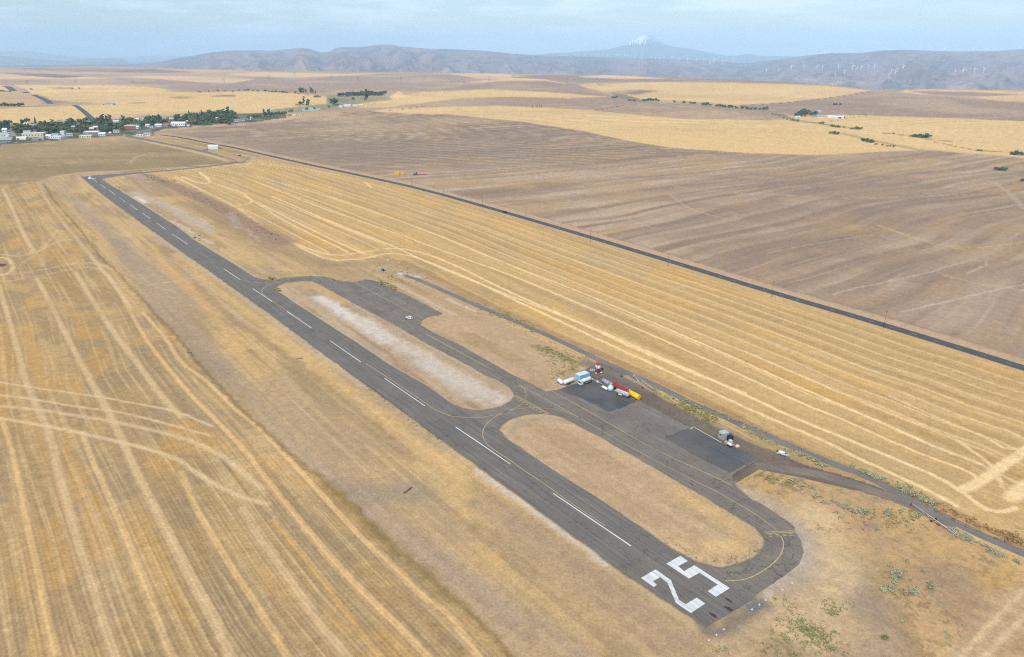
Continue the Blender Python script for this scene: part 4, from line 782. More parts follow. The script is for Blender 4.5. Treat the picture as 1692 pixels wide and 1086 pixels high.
# ================================================================== THINGS
def V3(q, z=0.0): return (float(q[0]), float(q[1]), float(q[2]) if len(q) > 2 else z)
def heading(a, b): A, B = G(*a), G(*b); return math.atan2(B[1]-A[1], B[0]-A[0])
M_W = mat('white_paint', (236, 238, 240), .45, .06, 1.2); M_WD = mat('weathered_white_paint', (218, 220, 220), .6, .12, 1.0)
M_BLK = mat('black_rubber', (34, 34, 36), .8, .1); M_GLS = mat('dark_glass', (38, 46, 54), .12, .05, spec=.6); M_STEEL = mat('bare_steel', (150, 154, 158), .35, .12, 1.5, metal=.35)
M_RED = mat('dark_red_paint', (158, 56, 52), .45, .12, .8); M_ORG = mat('orange_red_paint', (214, 106, 84), .5, .1); M_YLW = mat('bright_yellow_paint', (246, 196, 20), .4, .06, .8)
M_BLU = mat('light_blue_paint', (150, 200, 236), .45, .05, .8); M_BLUL = mat('pale_blue_white_paint', (206, 228, 242), .5, .06, .8); M_AQ = mat('pale_aqua_plastic', (200, 232, 240), .4, .05, 1)
M_SIL = mat('silver_ribbed_metal', (176, 180, 184), .4, .12, 1.2, metal=.2); M_GRY = mat('light_grey_siding', (172, 180, 182), .6, .1, 1); M_TEAL = mat('teal_plastic', (120, 190, 178), .5, .1)
M_NAVY = mat('black_blue_plastic', (24, 36, 46), .5, .1); M_TAN = mat('tan_wood', (188, 158, 124), .8, .15); M_CRM = mat('cream_panel', (232, 214, 196), .7, .1); M_RUST = mat('rusty_red_iron', (150, 84, 66), .8, .2, 2)
M_WOOD = mat('weathered_pole_wood', (112, 92, 76), .85, .15); M_HAY = mat('golden_hay', (224, 186, 92), .95, .25, .9); M_OLV = mat('olive_drab_paint', (140, 146, 104), .6, .1)

def wheels(parent, xs, half, r, w=.25, m=None):
    for x in xs:
        for s in (-1, 1):
            o = MB().tube((x, s*half-w/2, r), (x, s*half+w/2, r), r, 12).build('wheel', m or M_BLK, parent)
            MB().tube((x, s*(half+w/2), r), (x, s*(half+w/2+.02), r), r*.5, 10).build('rim', M_STEEL, o)
def dome_tank(mb, x0, x1, z, r, n=18, dome=None): return mb.tube((x0, 0, z), (x1, 0, z), r, n, dome=r*.45 if dome is None else dome)

# ---- hatchback on the tie-down apron, a small marker beside it
def car(name, label, q, rz, body, group=None, scale=1.0):
    t = thing(name, label, 'car', q, rz, group)
    prof = [(-2.15, .35), (-2.2, .75), (-2.1, 1.0), (-1.3, 1.08), (1.95, 1.05), (2.15, .75), (2.12, .35)]
    MB().prism([(p[0], p[1]) for p in prof], -.88, .88, 'y').build('body', body, t)
    MB().prism([(-1.35, 1.06), (-.7, 1.56), (1.5, 1.60), (2.0, 1.08)], -.74, .74, 'y').build('roof', body, t)
    for s in (-1, 1): MB().prism([(-1.15, 1.12), (-.62, 1.5), (1.3, 1.52), (1.6, 1.12)], s*.742, s*.76, 'y').build('side_window', M_GLS, t)
    MB().add([(-1.36, -.66, 1.1), (-1.36, .66, 1.1), (-.73, .62, 1.55), (-.73, -.62, 1.55)], [(0, 1, 2, 3)]).build('windscreen', M_GLS, t)
    MB().add([(2.03, -.62, 1.14), (2.03, .62, 1.14), (1.56, .6, 1.56), (1.56, -.6, 1.56)], [(3, 2, 1, 0)]).build('rear_window', M_GLS, t)
    for s in (-1, 1): MB().box((-2.17, s*.62, .72), (.08, .3, .16)).build('headlight', M_STEEL, t)
    wheels(t, (-1.35, 1.35), .8, .34, .22); t.scale = (scale,)*3; return t
car('parked_car', 'small white hatchback parked alone on the asphalt tie-down apron', V3(G(676.5, 527)), heading((676, 527), (690, 530))+math.pi-0.1+math.pi, M_W)
c = thing('chock_marker', 'small dark and white marker block in front of the white hatchback', 'marker', V3(G(671, 528.5))); MB().box((0, 0, .25), (.7, .5, .5), taper=.8).build('base', M_NAVY, c); MB().box((0, -.2, .58), (.4, .4, .16)).build('cap', M_CRM, c)
car('highway_car', 'dark car driving on the highway past the harvested field', V3(G(834, 351.5), .05), heading((820, 348), (850, 356)), mat('dark_car_paint', (44, 46, 52), .3, .05))
car('distant_car', 'tiny dark car parked on the asphalt pad by the airfield entrance', V3(G(396, 258), .05), .4, mat('dark_car_paint', (44, 46, 52), .3, .05))

# ---- blue storage van body
t = thing('storage_container', 'light blue box container standing behind the white tank truck', 'container', V3(G(962, 626.5)), heading((953, 629), (974, 622)))
L, Wd, H = 5.6, 2.9, 2.6
MB().box((0, 0, .12+H/2), (L, Wd, H)).build('body', M_BLU, t)
MB().box((0, 0, H+.2), (L+.1, Wd+.1, .12)).build('roof', M_BLUL, t)
for i in range(2): MB().box((-L/2-.02, (-.5+i)*1.35, 1.4), (.05, 1.25, 2.3)).build('door', M_BLU, t)
for s in (-1, 1):
    MB().box((L/2, s*Wd/2, 1.4), (.14, .14, H)).build('corner_post', M_BLUL, t); MB().box((-L/2, s*Wd/2, 1.4), (.14, .14, H)).build('corner_post', M_BLUL, t)
for s in (-1.6, 1.6): MB().box((s, 0, .06), (.3, Wd, .12)).build('skid', M_BLK, t)

# ---- white tank truck in front of it
t = thing('tank_truck', 'white tank truck with pipework parked against the light blue container', 'truck', V3(G(967, 634)), heading((958, 637), (977, 630)))
dome_tank(MB(), -1.6, 2.6, 1.75, .85).build('tank', M_W, t); MB().box((.2, 0, .75), (5.6, 1.1, .22)).build('chassis', M_STEEL, t)
cab = MB().box((-2.7, 0, 1.3), (1.35, 2.0, 1.6), taper=.88).build('cab', M_WD, t); MB().box((-3.34, 0, 1.65), (.06, 1.5, .6)).build('windscreen', M_GLS, cab)
MB().tube((.3, 0, 2.5), (.3, 0, 2.75), .35, 12).build('hatch', M_STEEL, t); MB().tube((-1.2, -1.05, .9), (2.2, -1.05, .9), .07, 8).build('hose', M_TAN, t)
MB().box((1.0, -1.0, 1.1), (.8, .35, .6)).build('pump_box', M_STEEL, t); wheels(t, (-2.6, 1.2, 2.2), .85, .45)
# ---- two white tanks at the west end
t = thing('nurse_tank_trailer', 'long white tank on a low trailer at the left end of the row', 'tank trailer', V3(G(940, 634)), heading((931, 637), (950, 630)))
tk = dome_tank(MB(), -2.3, 2.1, 1.35, .85).build('tank', M_W, t); MB().tube((.2, 0, 2.15), (.2, 0, 2.35), .28, 10).build('hatch', M_WD, tk)
MB().box((0, 0, .5), (5.4, 1.5, .14)).build('chassis', M_STEEL, t); MB().tube((2.7, 0, .5), (4.3, 0, .45), .08, 8).build('drawbar', M_WD, t)
for s in (-1, 1): MB().box((2.5, s*.8, 1.0), (.1, .1, 1.1)).build('frame_post', M_WD, t)
MB().box((2.5, 0, 1.55), (.1, 1.7, .1)).build('frame_rail', M_WD, t); wheels(t, (-1.1, -.2), .85, .36)
t = thing('white_tank', 'short white tank set at an angle beyond the long white trailer', 'tank', V3(G(926, 634)), heading((922, 629), (931, 636)))
dome_tank(MB(), -1.3, 1.2, .95, .75).build('shell', M_W, t)
for x in (-.8, .8): MB().box((x, 0, .18), (.25, 1.3, .36)).build('saddle', M_BLK, t)
t = thing('pole_pile', 'bundle of pale thin pipes lying behind the white tanks', 'pipes', V3(G(949, 627), .1), heading((940, 632), (956, 625)))
for k_ in range(3): MB().tube((-1.5+k_*.4, k_*.25, .12+k_*.04), (2.4, .2+k_*.3, .2), .07, 7).build('pipe', M_WD, t)

for _n, _s in (('nurse_tank_trailer', 1.15), ('white_tank', 1.25), ('tank_truck', 1.12), ('storage_container', 1.08)): SC.objects[_n].scale = (_s,)*3
# ---- red and white lattice tower
t = thing('beacon_tower', 'short lattice tower painted orange, white and dark red beside the gravel road', 'tower', V3(G(987.5, 615)), .3)
for i, (z0, z1, m) in enumerate(((0, 1.9, M_RED), (1.9, 3.7, M_W), (3.7, 5.6, M_ORG))):
    b = MB(); w0, w1 = .95-.06*z0, .95-.06*z1
    for sx in (-1, 1):
        for sy in (-1, 1): b.tube((sx*w0/1, sy*w0/1, z0), (sx*w1, sy*w1, z1), .14, 6)
    for f in range(4):
        an = f*math.pi/2; c0, s0 = math.cos(an), math.sin(an)
        R = lambda x, y: (x*c0-y*s0, x*s0+y*c0)
        a = R(w0, -w0); b2 = R(w1, w1); c3 = R(w0, w0); d3 = R(w1, -w1)
        b.tube((*a, z0), (*b2, z1), .09, 6).tube((*c3, z0), (*d3, z1), .09, 6).tube((*d3, z1), (*b2, z1), .1, 6)
    sec = b.build('lattice_section', m, t)
    if i == 1: MB().tube((0, -1.0, 2.1), (0, -1.0, 3.4), .45, 12).build('lamp_housing', M_W, sec)
    else: MB().box((0, 0, (z0+z1)/2), (w1*1.3, w1*1.3, z1-z0-.2)).build('panel', m, sec)
for sx, sy in ((-1, -1), (1, -1), (0, 1)): MB().box((sx*1.3, sy*1.1, .14), (.8, .6, .28)).build('footing', M_W, t)
t = thing('plastic_drum_row', 'pale green-white barrels lying at the foot of the striped tower', 'barrels', V3(G(980, 612.5)), .2)
for k_ in range(3): MB().tube((-1.2+k_*.9, -.3, .32), (-1.0+k_*.9, .5, .32), .32, 10).build('barrel', M_AQ if k_ else M_W, t)
t = thing('dark_post', 'small dark post standing right of the striped tower', 'post', V3(G(996, 612.5))); MB().tube((0, 0, 0), (0, 0, 1.3), .22, 8).build('shaft', M_BLK, t); MB().box((0, 0, 1.35), (.6, .35, .2)).build('cap', M_BLK, t)

# ---- trailer boom between the blue container and the tanks
t = thing('boom_trailer', 'long thin white boom on a small trailer left of the grey tank', 'boom', V3(G(987, 633)), heading((977, 627), (997, 637)))
MB().tube((-3.4, 0, .9), (3.4, 0, .7), .09, 8).build('boom_pipe', M_WD, t); MB().box((-3.5, 0, .7), (.5, .6, .5)).build('end_box', M_W, t); MB().box((0, 0, .45), (1.2, 1.0, .5)).build('carriage', M_CRM, t)
MB().box((0, 0, 1.05), (.4, .7, .3)).build('winch', M_W, t); wheels(t, (0,), .65, .32)
# ---- tank group
def lying_tank(name, label, a, b, r, m, saddles=True, extra=None, n=20, dome=None, z=None):
    A, B = G(*a), G(*b); L = np.hypot(*(B-A)); t = thing(name, label, 'tank', V3((A+B)/2), math.atan2(B[1]-A[1], B[0]-A[0]))
    zc = (z or r+.25); dm = r*.3 if dome is None else dome
    sh = dome_tank(MB(), -L/2+dm, L/2-dm, zc, r, n, dm).build('shell', m, t)
    if saddles:
        for x in (-L*.28, L*.28): MB().box((x, 0, (zc-r*.6)/2), (.3, r*1.5, zc-r*.6)).build('saddle', M_BLK, t)
    return t, sh, L, zc
t, sh, L, zc = lying_tank('red_storage_tank', 'long dark red storage tank lying between the grey and yellow tanks', (1012, 639), (1039.5, 655), 1.2, M_RED, dome=.35)
for x in (-L*.36, L*.33): MB().tube((x, .2, zc+1.1), (x, .2, zc+1.45), .38, 12).build('manhole', M_RED, sh)
for s in (-1, 1): MB().box((0, s*.5, zc+1.12), (L*.7, .06, .06)).build('rail', M_RED, sh)
t, sh, L, zc = lying_tank('yellow_storage_tank', 'bright yellow cylinder tank at the right end of the tank row', (1039, 653), (1056, 662), 1.25, M_YLW, dome=.10)
for x in (-L*.3, 0, L*.3): MB().tube((x-.06, 0, zc), (x+.06, 0, zc), 1.28, 20).build('band', M_YLW, sh)
MB().tube((-L/2+.3, 0, zc+1.2), (-L/2+.3, 0, zc+1.45), .22, 10).build('filler_cap', M_W, sh)
t, sh, L, zc = lying_tank('grey_storage_tank', 'pale grey cylinder tank behind the white upright tank', (996, 632.5), (1012, 641), 1.05, M_SIL, dome=.12)
MB().tube((L*.18, 0, zc), (L*.42, 0, zc), 1.08, 20).build('grey_section', mat('mid_grey_paint', (140, 148, 152), .5, .1), sh); MB().tube((-L*.1, 0, zc+1.0), (-L*.1, 0, zc+1.2), .25, 10).build('hatch', M_STEEL, sh)
lying_tank('small_white_tank', 'smallest white barrel tank, left of the upright aqua tank', (995, 641.5), (1003.5, 646), .62, M_W, dome=.12)
t = thing('upright_tank', 'upright pale aqua tank standing beside the red tank', 'tank', V3(G(1008.8, 645.5)))
MB().tube((0, 0, .08), (0, 0, 2.35), 1.3, 24).tube((0, 0, 2.35), (0, 0, 2.62), 1.3, 24, r2=.45).build('shell', M_AQ, t); MB().tube((0, 0, 2.6), (0, 0, 2.75), .4, 12).build('lid', M_W, t)
MB().tube((1.2, -.5, .35), (3.0, -.6, .35), .2, 8).build('outlet_hose', mat('pale_green_hose', (168, 192, 172), .7, .1), t)
t = thing('green_trough', 'narrow olive trough lying behind the small white tank', 'trough', V3(G(1000.5, 637)), heading((997, 634), (1005, 638.5)))
MB().prism([(-.35, 0), (.35, 0), (.45, .5), (.35, .5), (.28, .1), (-.28, .1), (-.35, .5), (-.45, .5)], -1.3, 1.3).build('shell', M_OLV, t); MB().box((-1.2, 0, .25), (.06, .7, .5)).build('end_plate', M_CRM, t)
t = thing('silver_tank_trailer', 'ribbed silver tanker trailer parked in front of the red tank', 'tank trailer', V3(G(1028, 654.5)), heading((1017, 651), (1040, 660)))
sh = dome_tank(MB(), -2.9, 3.1, 1.5, .82, dome=.4).build('tank', M_SIL, t)
for k_ in range(7): MB().tube((-2.6+k_*.9-.05, 0, 1.5), (-2.6+k_*.9+.05, 0, 1.5), .86, 18).build('rib', M_W, sh)
MB().box((0, 0, 2.34), (5.4, .5, .06)).build('catwalk', M_W, sh); MB().box((0, 0, .62), (6.0, 1.0, .16)).build('chassis', M_STEEL, t); MB().box((-.5, -.8, .8), (1.6, .4, .45)).build('pump_box', M_CRM, t); wheels(t, (-1.9, -1.0), .8, .42)
MB().tube((-3.1, 0, .6), (-4.2, 0, .5), .09, 8).build('drawbar', M_STEEL, t)

t.scale = (1.1,)*3
# ---- two long white poles lying east of the tanks
A, B = G(1046.5, 622), G(1056.5, 632.5)
t = thing('white_pipe', 'thick short white pipe propped on the pale dirt strip beside the gravel road', 'pipe', V3(A), math.atan2(*(B-A)[::-1])); L = np.hypot(*(B-A)); MB().tube((0, 0, .9), (L, 0, .15), .13, 8).build('tube', M_CRM, t); MB().box((.3, 0, .4), (.15, .5, .8)).build('prop', M_CRM, t)
A, B = G(1048, 622), G(1080, 643.5)
t = thing('long_pale_pole', 'very long thin pale pole lying along the gravel road edge', 'pole', V3(A), math.atan2(*(B-A)[::-1])); L = np.hypot(*(B-A)); MB().tube((0, 0, 1.0), (L, 0, .15), .09, 8).build('shaft', M_WD, t)
for x in (.2, L*.45): MB().box((x, 0, .4), (.12, .5, .8)).build('trestle', M_WD, t)
for (x, y), lb in (((1062, 641.5), 'black round tyre lying on the dirt below the long pale pole'), ((1112.5, 659), 'dark round lump on the pale dirt strip beside the weeds'), ((1027, 622.5), 'little dark rock on the grey yard above the red tank')):
    MB().tube((0, 0, 0), (0, 0, .35), .42, 12).tube((0, 0, .35), (0, 0, .4), .25, 10).build('worn_object', M_BLK, None, label=lb, cat='debris').location = V3(G(x, y))

# ---- grey shed and the spray gear next to it
t = thing('grey_shed', 'light grey cube shed with dark window at the corner of the dark patch', 'shed', V3(G(1195, 724)), heading((1186.5, 723), (1195, 729)))
MB().box((0, 0, 1.35), (2.6, 3.0, 2.7)).build('wall', M_GRY, t); MB().prism([(-1.62, 2.7), (1.62, 2.72), (1.62, 2.86), (-1.62, 2.84)], -1.4, 1.4).build('roof', mat('grey_roof_sheet', (186, 194, 196), .5, .08), t)
w_ = MB().box((-.2, -1.51, 1.7), (.9, .05, .7)).build('window', M_GLS, t); MB().box((-.2, -1.53, 1.32), (1.0, .08, .06)).build('sill', M_W, w_)
MB().box((.85, -1.51, 1.05), (.6, .05, 1.9)).build('door', mat('grey_door', (150, 158, 164), .6, .08), t)
t = thing('black_tank', 'black plastic tank standing right of the light grey shed', 'tank', V3(G(1206, 727)), .2); MB().tube((0, 0, .05), (0, 0, 1.7), 1.25, 20).tube((0, 0, 1.7), (0, 0, 2.0), 1.25, 20, r2=.4).build('shell', M_NAVY, t); MB().tube((0, 0, 2.0), (0, 0, 2.12), .35, 10).build('lid', M_BLK, t)
t = thing('white_tote', 'square white liquid tote in front of the black tank', 'tote', V3(G(1206.8, 732)), .3); MB().box((0, 0, .72), (1.15, 1.15, 1.15)).build('bottle', M_AQ, t); MB().box((0, 0, .07), (1.2, 1.2, .14)).build('pallet', M_TAN, t); MB().tube((0, 0, 1.3), (0, 0, 1.36), .2, 10).build('lid', M_W, t)
t = thing('tan_crate', 'low tan wooden crate beside the grey shed corner', 'crate', V3(G(1200.5, 733)), heading((1196, 729), (1203, 734))); MB().box((0, 0, .35), (2.0, 1.2, .7)).build('box', M_TAN, t); MB().box((0, 0, .73), (2.1, 1.3, .06)).build('lid', M_TAN, t)
t = thing('white_barrel_tank', 'small white tank lying on a black frame near the tote', 'tank', V3(G(1205.3, 737.5)), heading((1202, 735), (1209, 739))); dome_tank(MB(), -.75, .75, .95, .52).build('shell', M_W, t); MB().box((0, 0, .25), (2.0, 1.0, .35)).build('frame', M_BLK, t)
t = thing('pump_cart', 'pale pump cart with loose hose beside the small white tank', 'cart', V3(G(1212, 737)), .1); MB().box((0, 0, .4), (1.0, .6, .4)).build('deck', M_CRM, t); MB().box((.1, 0, .8), (.5, .4, .4)).build('engine', M_STEEL, t); wheels(t, (0,), .4, .28, .12); MB().tube((-.5, 0, .4), (-1.6, .4, .15), .06, 6).build('hose', M_W, t)
t = thing('cream_board_stack', 'cream boards stacked at the right end of the spray gear', 'boards', V3(G(1219, 738)), .7)
for k_ in range(3): MB().box((0, k_*.12, .08+k_*.13), (1.9-.2*k_, 1.0, .1), rz=.1*k_).build('board', M_CRM, t)
# ---- sprayer trailer by the sagebrush
t = thing('sprayer_trailer', 'cluttered white sprayer trailer with teal tank beside the sagebrush', 'trailer', V3(G(1293, 752)), heading((1283, 748), (1305, 754)))
MB().box((0, 0, .55), (4.4, 1.5, .15)).build('deck', M_WD, t); dome_tank(MB(), -1.3, .5, 1.1, .5).build('tank', M_W, t); MB().tube((2.2, -.3, 0.1), (2.2, -.3, .95), .5, 14).build('teal_tank', M_TEAL, t)
MB().box((1.2, .3, 1.0), (.8, .6, .7)).build('engine', M_STEEL, t); MB().box((-2.2, .3, .8), (.5, .6, .5)).build('toolbox', M_BLK, t)
for k_ in range(5): MB().tube((-1.8+k_*.8, -.9, .2), (-1.6+k_*.85, -1.0, 1.1), .06, 6).build('boom_arm', M_W, t)
MB().tube((-2.2, -.85, .95), (1.8, -.85, .95), .05, 6).build('boom_rail', M_W, t); MB().tube((-1.5, .95, 1.2), (2.4, .8, .7), .06, 6).build('boom_rail', M_WD, t); wheels(t, (-.9, .9), .78, .38)

# ---- grain auger parked along the gravel road
A, B = G(1505.5, 838), G(1581, 886)
t = thing('grain_auger', 'long white grain auger on rusty red undercarriage beside the gravel road', 'auger', V3(A), math.atan2(*(B-A)[::-1])); L = float(np.hypot(*(B-A)))
MB().tube((0, 0, 1.5), (L, 0, .35), .10, 10).build('auger_tube', M_WD, t); MB().box((-.1, 0, 1.3), (.5, .35, .7)).build('spout', M_RUST, t); MB().box((L, 0, .35), (.8, .6, .5)).build('hopper', M_RUST, t)
for s in (-1, 1): MB().tube((L*.5, s*.95, .4), (L*.28, s*.1, 1.2), .06, 6).tube((L*.5, s*.95, .4), (L*.82, s*.1, .6), .06, 6).build('support_arm', M_RUST, t)
MB().tube((L*.5, -1.1, .42), (L*.5, 1.1, .42), .08, 6).build('axle', M_RUST, t); wheels(t, (L*.5,), 1.15, .42, .25); MB().box((L*.63, -.5, .5), (1.0, .6, .5)).build('engine', M_RUST, t)

# ---- bits by the end of the gravel road
for (x, y), h, lb, m in (((641.5, 432.5), 2.0, 'taller white marker post by the harvested field edge', M_W), ((659.5, 437), 1.7, 'dull white marker post nearer the gravel road end', M_WD)):
    t = thing('marker_post', lb, 'post', V3(G(x, y))); MB().tube((0, 0, 0), (0, 0, h), .22, 8).build('shaft', m, t); MB().box((0, 0, h*.7), (.7, .12, .6)).build('plate', m, t)
t = thing('utility_cabinet', 'dark blue-grey cabinet in weeds above the tie-down apron', 'cabinet', V3(G(632.5, 448)), .2); MB().box((0, 0, .9), (2.2, 1.4, 1.8)).build('body', mat('slate_blue_paint', (104, 116, 140), .5, .1), t); MB().box((.5, -.72, .95), (.8, .05, 1.3)).build('door', M_NAVY, t); MB().box((0, 0, 1.85), (2.4, 1.6, .08)).build('roof', M_STEEL, t)
t = thing('scrap_pile', 'small heap of broken boards and white pails by the gravel end', 'scrap pile', V3(G(671, 444)), .3)
for k_ in range(6): MB().box((rng.uniform(-1.6, 1.6), rng.uniform(-.8, .8), .2+.1*k_), (rng.uniform(.8, 1.8), .3, .15), rz=rng.random()*3).build('board', (M_TAN, M_BLK, M_CRM)[k_ % 3], t)
t = thing('pink_marker_board', 'pinkish white survey marker board lying in the grass left of the runway', 'marker', V3(G(217.5, 445.5)), .8); MB().box((0, 0, .35), (1.6, .7, .1)).build('panel', mat('faded_pink_paint', (238, 176, 172), .7, .08), t); MB().box((0, 0, .17), (.3, .3, .34)).build('stand', M_WD, t)
t = thing('steel_plate_culvert', 'dark grey slanted culvert mouth in the dry grass below the runway', 'culvert', V3(G(672, 812)), heading((664, 815), (681, 803)))
MB().prism([(-.6, 0), (.6, 0), (.3, .2), (-.3, .2)], -1.6, 1.6).build('apron_slab', mat('dark_grey_slate', (112, 98, 82), .8, .2), t); MB().tube((1.2, 0, .15), (3.0, 0, .3), .2, 8, r2=.06).build('pipe', M_BLK, t)
for (x, y, l), lb in (((495, 593, 3.6), 'dark drain slot in the grass beside the first island'), ((313, 583, 2.2), 'small dark drain slot at the stubble field edge')):
    t = thing('drain_cover', lb, 'drain', V3(G(x, y)), .35); MB().box((0, 0, .1), (l, .6, .2), taper=.8).build('slab', mat('dark_grey_slate', (104, 96, 90), .8, .2), t); MB().box((l*.3, 0, .22), (l*.3, .3, .06)).build('grate', M_BLK, t)
# rock pile in the ring of tractor tracks
t = thing('rock_pile', 'pile of dark rocks ringed by tractor tracks in the stubble', 'rock pile', V3(G(2, 439)))
for k_ in range(14):
    a = rng.random()*6.28; r_ = rng.random()**.5*3.4; MB().box((math.cos(a)*r_, math.sin(a)*r_, .4), (rng.uniform(.8, 1.8),)*2+(rng.uniform(.6, 1.2),), rz=a, taper=.6).build('rock', mat('basalt_rock', (110, 98, 86), .9, .2), t)
# threshold lights: low cones with lens
pos = [(1265.4, 992), (1254.8, 999.8), (1242.6, 1007.5), (1196, 1040.6), (1183.8, 1049.6), (1171.2, 1058.4), (1308.7, 963.8), (1293, 975)]
nm = ['first threshold light from the taxiway corner, on loose gravel', 'second threshold light, at the gravel pad centre', 'third threshold light, at the gravel pad edge', 'threshold light just below the runway end', 'threshold light between its two neighbours left of the pad', 'outermost threshold light at the lowest corner of the runway', 'lone white edge light outside the taxiway bend', 'white edge light between the bend and the gravel pad']
for p_, lb in zip(pos, nm):
    t = thing('runway_light', lb, 'light', V3(G(*p_)), 0, 'white runway end lights'); MB().tube((0, 0, 0), (0, 0, .12), .24, 12).build('base', M_W, t); MB().tube((0, 0, .12), (0, 0, .4), .14, 10, r2=.1).build('lens', M_W, t)

# ---- hay stack and red implement in the fallow field
t = thing('hay_stack', 'golden stack of big square bales at the roadside field edge', 'hay stack', V3(G(661, 289)), .05)
for i in range(6):
    for j in range(3):
        if i == 3: continue
        MB().box((-7+i*2.5, 0, .65+j*1.3), (2.4, 5.0, 1.25), rz=rng.uniform(-.03, .03)).build('bale', M_HAY, t)
t.scale = (.85,)*3
t = thing('red_tractor', 'dark red tractor pulling a long tillage implement near the hay stack', 'tractor', V3(G(687, 289.5)), .1)
MB().box((-.5, 0, 1.5), (4.5, 1.6, 1.2)).build('hood', M_RED, t); cab = MB().box((.9, 0, 2.9), (1.8, 1.8, 1.6), taper=.9).build('cab', M_RED, t); MB().box((.9, 0, 3.0), (1.84, 1.86, .8)).build('window', M_GLS, cab); wheels(t, (-2, 1.2), 1.3, .95, .8)
MB().box((8, 0, .8), (11, 1.6, .35)).build('implement_bar', M_RED, t); MB().tube((2, 0, .9), (4, 0, .8), .15, 6).build('drawbar', M_RED, t)

# ---- utility poles along the highway
def pole_label(i): return 'wooden power pole on the highway verge, number from the right edge'
PO = [((1460, 542), 'nearest wooden power pole, by the highway below the big fallow field'), ((1275, 491), 'second wooden power pole from the nearest one along the highway'), ((1103.5, 441), 'third wooden power pole along the highway from the near end'), ((975.5, 400), 'fourth wooden power pole along the highway, pale shaft'),
      ((869, 361), 'fifth wooden power pole, just past the dark car on the highway'), ((797, 340), 'wooden power pole before the dark car on the highway'), ((733, 325), 'wooden power pole below the open fallow field, two before the car'), ((680, 307), 'wooden power pole right of the hay stack'), ((635, 300), 'wooden power pole left of the hay stack'), ((589, 290), 'second wooden power pole left of the hay stack'), ((505, 273), 'wooden power pole above the top of the harvested field'), ((455, 262), 'wooden power pole near the highway bend above the stubble'), ((407, 246), 'wooden power pole right of the white hangar'), ((300, 231), 'farthest wooden power pole, near the town edge')]
for (p_, lb) in PO:
    t = thing('power_pole', lb, 'pole', V3(G(*p_)), math.radians(35), 'power poles along the highway'); h = 10.5
    MB().tube((0, 0, 0), (0, 0, h), .13, 8, r2=.09).build('shaft', M_WOOD, t); ca_ = MB().box((0, 0, h-.7), (2.4, .14, .16)).build('crossarm', M_WOOD, t)
    for x in (-1.05, 0, 1.05): MB().tube((x, 0, h-.62), (x, 0, h-.4), .06, 6).build('insulator', M_STEEL, ca_)

# ---- transmission pylons, H frames far out
proto = thing('transmission_pylon', 'wooden H-frame transmission pylon at the far left of the plain', 'pylon', (0, 0, 0), 0, 'transmission pylons crossing the plain')
for s in (-1, 1): MB().tube((s*4, 0, 0), (s*4, 0, 24), .42, 6, r2=.3).build('leg', M_WOOD, proto)
MB().box((0, 0, 21.5), (15, .5, .6)).build('crossarm', M_WOOD, proto); MB().tube((-4, 0, 10), (4, 0, 18), .22, 5).tube((4, 0, 10), (-4, 0, 18), .22, 5).build('brace', M_WOOD, proto)
def copy_tree(o, parent=None):
    c = o.copy(); SC.collection.objects.link(c); c.parent = parent
    for ch in o.children: copy_tree(ch, c)
    return c
PY = [(46, 141), (126, 140), (220, 141), (262, 139), (370, 137.5), (444, 132), (487, 127), (548, 131), (592, 134), (663, 134), (702, 132.5), (766, 140), (808, 133.5)]
wd = ['first', 'second', 'third', 'fourth', 'fifth', 'sixth', 'seventh', 'eighth', 'ninth', 'tenth', 'eleventh', 'twelfth', 'last']
for i, p_ in enumerate(PY):
    o = proto if i == 0 else copy_tree(proto); q = P(*p_); o.location = V3(q); o.rotation_euler.z = .3; o['label'] = 'wooden H-frame transmission pylon, %s of the far line counted from the left' % wd[i]

# ---- wind turbines
proto = thing('wind_turbine', 'white wind turbine', 'wind turbine', (0, 0, 0), 0, 'white wind turbines on the far hills')
M_TUR = mat('turbine_white', (244, 246, 250), .5, .02, .1, k=.92)
MB().tube((0, 0, -25), (0, 0, 80), 3.4, 8, r2=2.0).build('tower', M_TUR, proto); nac = MB().box((0, 0, 81), (4.5, 11, 4.5)).build('nacelle', M_TUR, proto); MB().tube((0, -5.5, 81), (0, -8, 81), 2.2, 8, r2=.8).build('hub', M_TUR, nac)
for k_ in range(3):
    a = math.pi/2+k_*2.094+.5; e = Vector((math.cos(a), 0, math.sin(a))); n_ = Vector((-math.sin(a), 0, math.cos(a))); b0 = Vector((0, -7, 81))
    v = []
    for tt, w in ((.03, 1.4), (.2, 2.6), (.6, 1.8), (1, .6)):
        c0 = b0+e*(44*tt); v += [c0-n_*w+Vector((0, .35, 0)), c0+n_*w+Vector((0, .35, 0)), c0+n_*w-Vector((0, .35, 0)), c0-n_*w-Vector((0, .35, 0))]
    f = []
    for s in range(3):
        for m_ in range(4): f.append((s*4+m_, s*4+(m_+1) % 4, s*4+4+(m_+1) % 4, s*4+4+m_))
    f += [(0, 3, 2, 1), (12, 13, 14, 15)]; MB().add(v, f).build('blade', M_TUR, proto)
